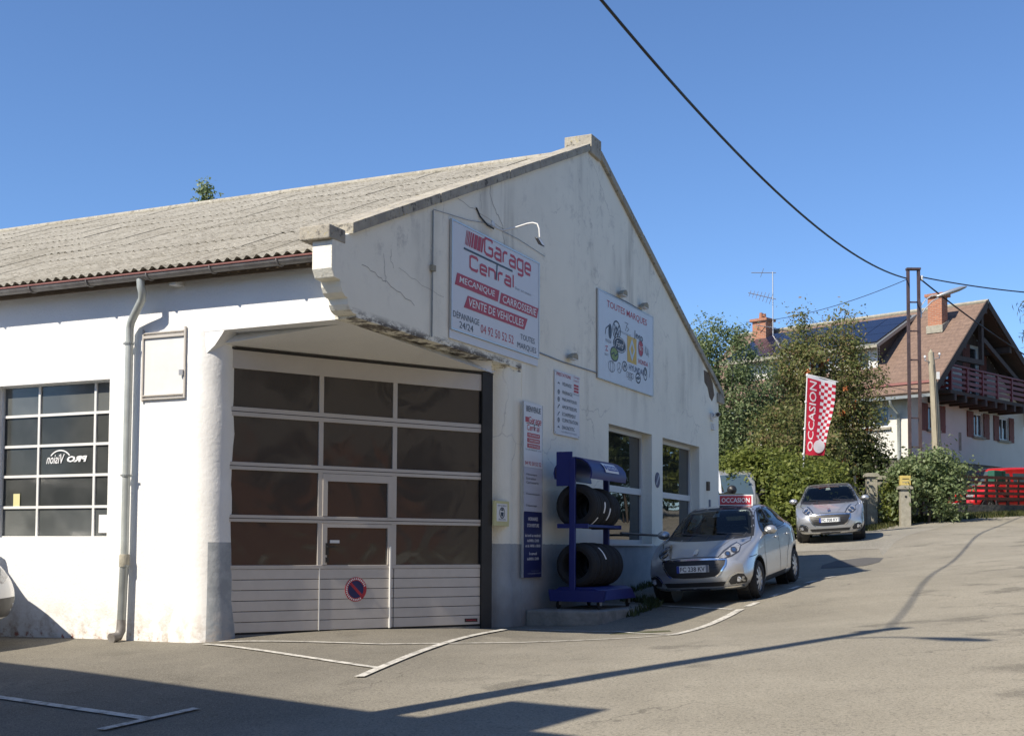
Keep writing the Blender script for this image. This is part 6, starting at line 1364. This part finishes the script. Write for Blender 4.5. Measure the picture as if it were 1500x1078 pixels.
MB().prism(ell(.585, .04, .035, .05, 12), lambda u, v, d: (hs(u, v)[0], hs(u, v)[1] - .006 - d, hs(u, v)[2] + .003), 0, .001).build('sign_spot', 'blue_sign', mp)
for x in (.05, 1.35):
    for y in (-.40, .28):
        c = MB().lathe([(.055, -.02), (.062, -.012), (.062, .012), (.055, .02)], (x, y, .062), 'y', 16).build('castor', 'black', RK); MB().prism([(x - .035, .06), (x + .035, .06), (x + .05, .145), (x - .05, .145)], lambda u, v, d: (u, d, v), y - .034, y - .024).build('castor_fork', 'steel', c)
def tyre_mesh(r, w):
    p = [(r * .62, -w * .36), (r * .66, -w * .46), (r * .82, -w * .52), (r * .93, -w * .46)]
    tr = [(r * .965, -w * .40), (r * .995, -w * .30), (r * .975, -w * .285), (r * .975, -w * .255), (r, -w * .24), (r, -w * .09), (r * .975, -w * .08), (r * .975, -w * .045), (r, -w * .03)]
    prof = p + tr + [(a_, -b_) for a_, b_ in reversed(tr)] + [(a_, -b_) for a_, b_ in reversed(p)]
    return MB().lathe(prof, axis='x', n=40, close=True).mesh('tyre', 'tyre', smooth=35)
random.seed(4); ups = ['left end', 'second from the left', 'third from the left', 'right end']
for row, (zc, zs) in enumerate(((1.30, 'upper'), (.34, 'lower'))):
    x = .06
    for i in range(5 if row == 0 else 5):
        w = (.25, .24, .25, .24, .22)[i] if row == 0 else (.26, .25, .26, .25, .24)[i]; r = (.352, .335, .32, .335, .31)[i] if row == 0 else (.345, .35, .35, .345, .34)[i]
        p = RK.matrix_basis.to_3x3() if False else None
        zz_ = SLZ + zc + r - (.02 if row == 0 else .0) + (-.02 if row == 0 else .0)
        loc = W(.55, 5.55 + x + w / 2, zz_); x += w + .012
        o = link('tyre', tyre_mesh(r, w), None, loc, (random.uniform(0, 6), 0, WG)); o.rotation_euler = (0, 0, WG)
        pos = ('first from the near end', 'second from the near end', 'third from the near end', 'fourth from the near end', 'last at the far end')[i]
        tag(o, f'black tyre in the {zs} row of the blue rack, {pos}', 'tyre', 'tyres on the rack')
        if (row, i) in ((0, 0), (0, 1), (0, 2), (1, 1)):
            a0, a1 = {(0, 0): (-150, -118), (0, 1): (165, 195), (0, 2): (178, 214), (1, 1): (130, 166)}[(row, i)]; b = MB(); n = 6
            for k in range(n + 1):
                a_ = R(a0 + (a1 - a0) * k / n); sh = .05 * (k / n - .5) * (1 if row else -1)
                for xx in (-.028, .028): b.v.append((xx + sh + w * .12, (r + .004) * math.cos(a_), (r + .004) * math.sin(a_)))
            for k in range(n): b.f.append((2 * k, 2 * k + 1, 2 * k + 3, 2 * k + 2)); b.mi.append(0)
            b.build('paper_label', 'paper', o)
bar_ = MB().tube([W(.80, 7.0, 1.86), W(.06, 11.25, 1.87)], .022, 8).build('barrier_bar', 'dark_frame', None); tag(bar_, 'thin black bar from the tyre rack across the first shop window', 'bar')
yw = MB().prism([(4.86, 30.9), (5.75, 31.3), (5.7, 31.5), (4.8, 31.1)], lambda x, y, d: (x, y, d), 1.2, 2.98).build('low_wall', 'beige', None); tag(yw, 'low beige wall beyond the far corner of the garage', 'wall')

# flag
FX, FY = 8.72, 38.0; fz = gz(FX, FY)
F_ = empty('sale_flag', (FX, FY, fz), 0, 'tall red sale banner with white letters and a checkered half on a white mast', 'flag')
MB().tube([(0, 0, -.1), (.06, 0, 2.0), (.20, 0, 6.93 - fz)], [.028, .026, .018], 8).build('mast', 'white_frame', F_)
MB().tube([(.20, 0, 6.90 - fz), (.62, -.03, 6.80 - fz), (1.12, -.06, 6.66 - fz)], .012, 6).build('top_arm', 'white_frame', F_)
def fl(u, v):   # u 0..1 across, v 0..1 upwards
    top = 6.90 - .24 * u; z = 4.44 + (top - 4.44) * v - fz; wdt = (.86 - .30 * (1 - v) ** 1.3); wdt *= 1 - .05 * math.sin(v * 7)
    y = -.05 - .10 * u * math.sin(v * 5.2 + 1.0) - .07 * math.sin(u * 5.0 + v * 2.5) * u
    return (.115 + .09 * v + u * wdt, y, z)
NU, NV = 16, 46; b = MB()
for i in range(NV + 1):
    for j in range(NU + 1): b.v.append(fl(j / NU, i / NV))
for i in range(NV):
    for j in range(NU):
        u, v = (j + .5) / NU, (i + .5) / NV; mi = 0
        edge = .40 + .10 * math.sin(v * 3.2)
        if i >= NV - 2: mi = 1
        elif u > edge and v > .19 - .25 * (u - .7): mi = 1 if ((i // 2) + (j // 2)) % 2 else 0
        b.f.append((i * (NU + 1) + j, i * (NU + 1) + j + 1, (i + 1) * (NU + 1) + j + 1, (i + 1) * (NU + 1) + j)); b.mi.append(mi)
M['flag_red'] = leafmat('flag_cloth_red', [(.56, .02, .05), (.56, .02, .05)], .3, .8); M['flag_white'] = leafmat('flag_cloth_white', [(.78, .76, .77), (.78, .76, .77)], .3, .8)
cl = b.build('cloth', ['flag_red', 'flag_white'], F_, smooth=60)
def fw(off): 
    def w_(x, zz_):
        p = fl(min(max(x, 0), 1), min(max(zz_, 0), 1)); return (p[0], p[1] - off, p[2])
    return w_
fwo = fw(.008)
v, f = text_mesh('OCCASION', .012); xs = [p[0] for p in v]; ys = [p[1] for p in v]
vs = [fwo(.34 - .26 * (p[1] - min(ys)) / (max(ys) - min(ys)), .05 + .88 * (p[0] - min(xs)) / (max(xs) - min(xs))) for p in v]
me = bpy.data.meshes.new('lettering'); me.from_pydata(vs, [], f); me.materials.append(M['flag_white']); link('lettering', me, cl)
vv, ff = flat(ell(.66, .115, .30, .085, 22), 0); MB().add([fw(.022)(p[0], p[2]) for p in vv], ff).build('white_emblem', 'flag_white', cl)
for v_ in (.99, .66, .33, .02): MB().lathe([(.04, -.03), (.04, .03)], (.06 + .14 * v_, 0, fl(0, v_)[2]), 'z', 8).build('clip', 'white_frame', F_)

# lattice pole with the street lamp
LX, LY = 14.08, 44.0; lz = gz(LX, LY)
LP = empty('lattice_pole', (LX, LY, lz), R(0), 'rust brown steel ladder pole carrying cables in front of the chalet', 'pole'); ht = 11.44 - lz
for x in (-.185, .185): MB().box(x - .042, x + .042, -.07, .07, -.1, ht).build('upright', 'pole_steel', LP)
z = .5
while z < ht - .2: MB().box(-.13, .13, -.03, .03, z, z + .045).build('rung', 'pole_steel', LP); z += 1.02
MB().box(-.245, .245, -.10, .10, ht, ht + .07).build('head_plate', 'pole_steel', LP)
for z in (ht - .25, ht - .32): MB().lathe([(.03, -.06), (.05, -.04), (.05, .04), (.03, .06)], (.30, 0, z), 'z', 10).build('insulator', 'white_frame', LP)
SLP = empty('street_lamp', (LX + .24, LY, 10.2), 0, 'grey cobra head street lamp on curved arms fixed to the lattice pole', 'street lamp')
for z0, z1 in ((-.05, .32), (-.35, .22)): MB().tube([(0, 0, z0), (.18, -.02, z0 + .25), (.40, -.04, (z0 + z1) / 2 + .20), (.62, -.06, z1 + .03)], .022, 6).build('arm', 'steel', SLP, smooth=50)
MB().box(-.03, .03, -.04, .04, -.45, .1).build('bracket', 'steel', SLP)
hdm = MB(); prof = [(.0, .02), (.12, .075), (.45, .11), (.80, .10), (1.02, .05), (1.08, .01)]; n = 12
for (l, r) in prof:
    for k in range(n): a_ = 2 * math.pi * k / n; hdm.v.append((.55 + l, -.06 + r * 1.1 * math.cos(a_), .30 + l * .33 + r * .8 * math.sin(a_)))
for i in range(len(prof) - 1):
    for k in range(n): k2 = (k + 1) % n; hdm.f.append((i * n + k, i * n + k2, (i + 1) * n + k2, (i + 1) * n + k)); hdm.mi.append(0)
hdm.build('lamp_head', 'steel', SLP, smooth=60)
# weathered wooden pole
wz = gz(14.62, 43.5); WP = empty('wooden_pole', (14.72, 43.5, wz), 0, 'weathered pale wooden utility pole right of the lattice pole', 'pole')
MB().tube([(.02, 0, -.1), (-.04, 0, 2), (-.10, 0, 4), (-.22, 0, 8.45 - wz)], [.18, .165, .145, .10], 12).build('shaft', 'pole_wood', WP, smooth=50)
MB().tube([(-.22, 0, 8.4 - wz), (-.22, 0, 8.56 - wz)], [.09, .02], 10).build('cap', 'pole_wood', WP)
for x, z in ((.05, 8.3), (-.45, 8.2)): MB().tube([(-.22, -.05, z - wz - .1), (x, -.08, z - wz - .05), (x, -.08, z - wz + .05)], .018, 6).build('hook', 'steel', WP); MB().lathe([(.02, 0), (.045, .03), (.04, .09), (.0, .11)], (x, -.08, z - wz + .03), 'z', 10).build('insulator', 'white_frame', WP)
MB().box(-.08, .02, -.18, -.10, 7.5 - wz, 7.75 - wz).build('junction_box', 'white_frame', WP)
MB().tube([(-.18, -.17, 8.0 - wz), (-.12, -.20, 6 - wz), (-.02, -.22, 3 - wz)], .014, 5).build('down_cable', 'cable', WP)
# gate pillars, low wall, boxes
def gpillar(x, y, w, h, label, vent=True):
    z = gz(x, y); o = empty('gate_pillar', (x, y, z), R(-6), label, 'pillar', 'concrete garden pillars')
    MB().box(-w / 2, w / 2, -w / 2, w / 2, -.2, h).build('shaft', 'pale_concrete', o, bevel=.01); MB().prism([(-w / 2 - .06, 0), (w / 2 + .06, 0), (w / 2 + .06, .07), (w / 2 - .02, .13), (-w / 2 + .02, .13), (-w / 2 - .06, .07)], lambda u, v, d: (u, d, v + h), -w / 2 - .06, w / 2 + .06).build('cap', 'pale_concrete', o)
    if vent: MB().lathe([(.04, 0), (.04, .02)], (0, -w / 2 - .012, h - .25), 'y', 10).build('hole_plate', 'black_pl', o)
    return z + h + .13
gpillar(12.42, 43.6, .36, 1.72, 'broad gate pillar at the end of the dark low wall', False); gpillar(12.92, 44.2, .28, 1.56, 'narrow gate pillar standing just behind the broad one')
pz = gpillar(13.14, 42.2, .33, 1.22, 'gate pillar carrying the yellow letter box')
mb_ = empty('letter_box', (13.14, 42.2, pz), R(-6), 'small yellow box on top of the right gate pillar', 'letter box')
MB().box(-.17, .17, -.16, .16, .0, .32).build('case', 'mailbox', mb_, bevel=.01); MB().box(-.11, .11, -.165, -.161, .20, .225).build('slot', 'black_pl', mb_); text('COURRIER', -.12, .12, .08, .12, 'greyink', mb_, y=-.163)
lw_ = MB().prism([(9.9, 41.0), (12.25, 43.5), (12.15, 43.65), (9.8, 41.15)], lambda x, y, d: (x, y, d), 1.8, 3.5).build('garden_wall', 'dark_frame', None); lw_.data.materials[0] = M['concrete']; tag(lw_, 'dark low garden wall left of the broad gate pillar', 'wall')
st_ = MB().box(11.78, 11.86, 43.45, 43.53, 2.3, 4.15).build('fence_stake', 'pole_wood', None); tag(st_, 'thin stake standing above the dark low wall', 'stake')
# wooden fence on its stone kerb
fx0, fy0, fx1, fy1 = 15.75, 46.2, 22.2, 50.2; fd = Vector((fx1 - fx0, fy1 - fy0)).normalized(); fl_ = math.hypot(fx1 - fx0, fy1 - fy0); FR = math.atan2(fd.y, fd.x)
zf0, zf1 = 3.30, 3.42
FE = empty('wooden_fence', (fx0, fy0, zf0), FR, 'dark brown wooden rail fence in front of the red van', 'fence'); tilt = (zf1 - zf0) / fl_
FB = MB().prism([(0, -1.2), (fl_, -1.2), (fl_, tilt * fl_ - .02), (0, -.02)], lambda u, v, d: (u, d, v), -.18, .22).build('stone_kerb', 'house_stone', None); FB.location = FE.location; FB.rotation_euler = FE.rotation_euler; tag(FB, 'low rough stone wall under the wooden fence', 'wall')
for i in range(5):
    for_x = i
    MB().box(0, fl_, -.035, -.005, .16 + i * .20, .16 + i * .20 + .115).build('rail', 'fence_wood', FE, rot=(0, -tilt, 0))
np_ = 7
for i in range(np_): x = .05 + i * (fl_ - .1) / (np_ - 1); MB().box(x - .045, x + .045, -.002, .09, -.02, 1.14).build('post', 'fence_wood', FE)
for i in range(np_ - 1): x = .05 + (i + .5) * (fl_ - .1) / (np_ - 1); MB().box(x - .03, x + .03, .0, .05, .08, 1.08).build('slat', 'fence_wood', FE)
gb = empty('green_box', (18.55, 48.25, 4.2), FR, 'green letter box standing above the fence before the red van', 'letter box')
MB().box(-.34, .34, -.15, .15, .0, .46).build('case', 'green_box', gb, bevel=.02); MB().box(.12, .15, -.155, -.15, .03, .43).build('flap_edge', 'black_pl', gb); MB().box(-.04, .04, -.04, .04, -1.0, .0).build('stand', 'dark_frame', gb)

# cables
def catenary(name, p, q, sag, r, label, n=24):
    p = Vector(p); q = Vector(q); pts = [p.lerp(q, i / n) - Vector((0, 0, sag * 4 * (i / n) * (1 - i / n))) for i in range(n + 1)]
    o = MB().tube(pts, r, 6).build(name, 'cable', None, smooth=60); tag(o, label, 'cable'); return o
PX, PY = -4.82, 7.08; pz0 = gz(PX, PY); PT = 12.2
catenary('overhead_cable', (PX + .1, PY, PT - .35), (LX - .25, LY, 11.15), 1.75, .026, 'thick black overhead cable sweeping down to the lattice pole', 40)
catenary('overhead_cable', (LX + .28, LY, 11.2), (24.5, 45.5, 11.0), .35, .022, 'cable running right from the lattice pole head to the edge of the photo')
catenary('overhead_cable', (LX + .25, LY - .05, 11.1), (24.2, 53.5, 8.6), .25, .03, 'cable dropping from the lattice pole past the chalet roof to the right')
catenary('overhead_cable', (LX - .25, LY, 11.1), (10.7, 57.5, 12.0), .3, .012, 'thin wire from the lattice pole to the chalet behind the rowan tree')
# the neighbours across the street: their shadows fall on the forecourt
UP = empty('utility_pole', (PX, PY, pz0), 0, 'tall wooden utility pole behind the camera casting the long shadow', 'pole')
MB().tube([(0, 0, -.1), (0, 0, PT - pz0)], [.19, .12], 12).build('shaft', 'pole_wood', UP, smooth=50); MB().box(-.28, .28, -.07, .07, PT - pz0 - .35, PT - pz0 - .2).build('crossarm', 'pole_wood', UP)
MB().tube([(0, 0, PT - pz0 - 1.25), (.3, -.45, PT - pz0 - .95), (.5, -.8, PT - pz0 - .85)], .03, 8).build('lamp_arm', 'steel', UP); MB().tube([(.5, -.8, PT - pz0 - .86), (.72, -1.2, PT - pz0 - .8), (.9, -1.55, PT - pz0 - .74)], [.05, .12, .05], 10).build('lamp_head', 'steel', UP)
def block(name, x, y, rz, w, d, h, m, label, roof='tiles', rh=1.6):
    z = gz(x, y) - .8; o = empty(name, (x, y, z), rz, label, 'building')
    MB().box(-w, 0, -d, 0, 0, h).build('wall', m, o)
    MB().prism([(-w - .3, h), (.3, h), (.3, h + .16), (-w / 2, h + rh), (-w - .3, h + .16)], lambda u, v, dd: (u, dd, v), -d - .2, .25).build('roof', roof, o)
    return o
# nearest corner of the plain neighbour: roof edge seen as the dark wedge on the forecourt
nb = block('neighbour_house', -4.95, 4.78, R(-41), 13.5, 9, 7.35, 'ochre', 'plain house across the side yard, left of the camera, shading the forecourt', 'tiles', .35)
MB().box(-1.35, -.35, -.9, .0, 7.0, 8.75).build('chimney', 'brick', nb)
for i in range(4): MB().box(-2.0 - i * 2.6, -1.0 - i * 2.6, .002, .05, 2.0, 3.6).build('shutter', 'shutter', nb)
ob = block('town_house', 13.9, 16.3, R(90) - ANG, 26, 9, 8.6, 'ochre', 'ochre house across the street mirrored in the garage door', 'tiles', 2.2)
MB().box(-16, -4.5, -.01, .03, 0, 3.3).build('red_ground_floor', 'brick_red', ob)  # unseen red-brown band, added so the lower door panes mirror it
for i in range(8):
    for z in (1.9, 4.9): MB().box(-2.2 - i * 3.0, -1.1 - i * 3.0, .002, .06, z, z + 1.4).build('window', 'dark_wood', ob); MB().box(-2.9 - i * 3.0, -2.25 - i * 3.0, .002, .08, z, z + 1.4).build('shutter', 'timber', ob)
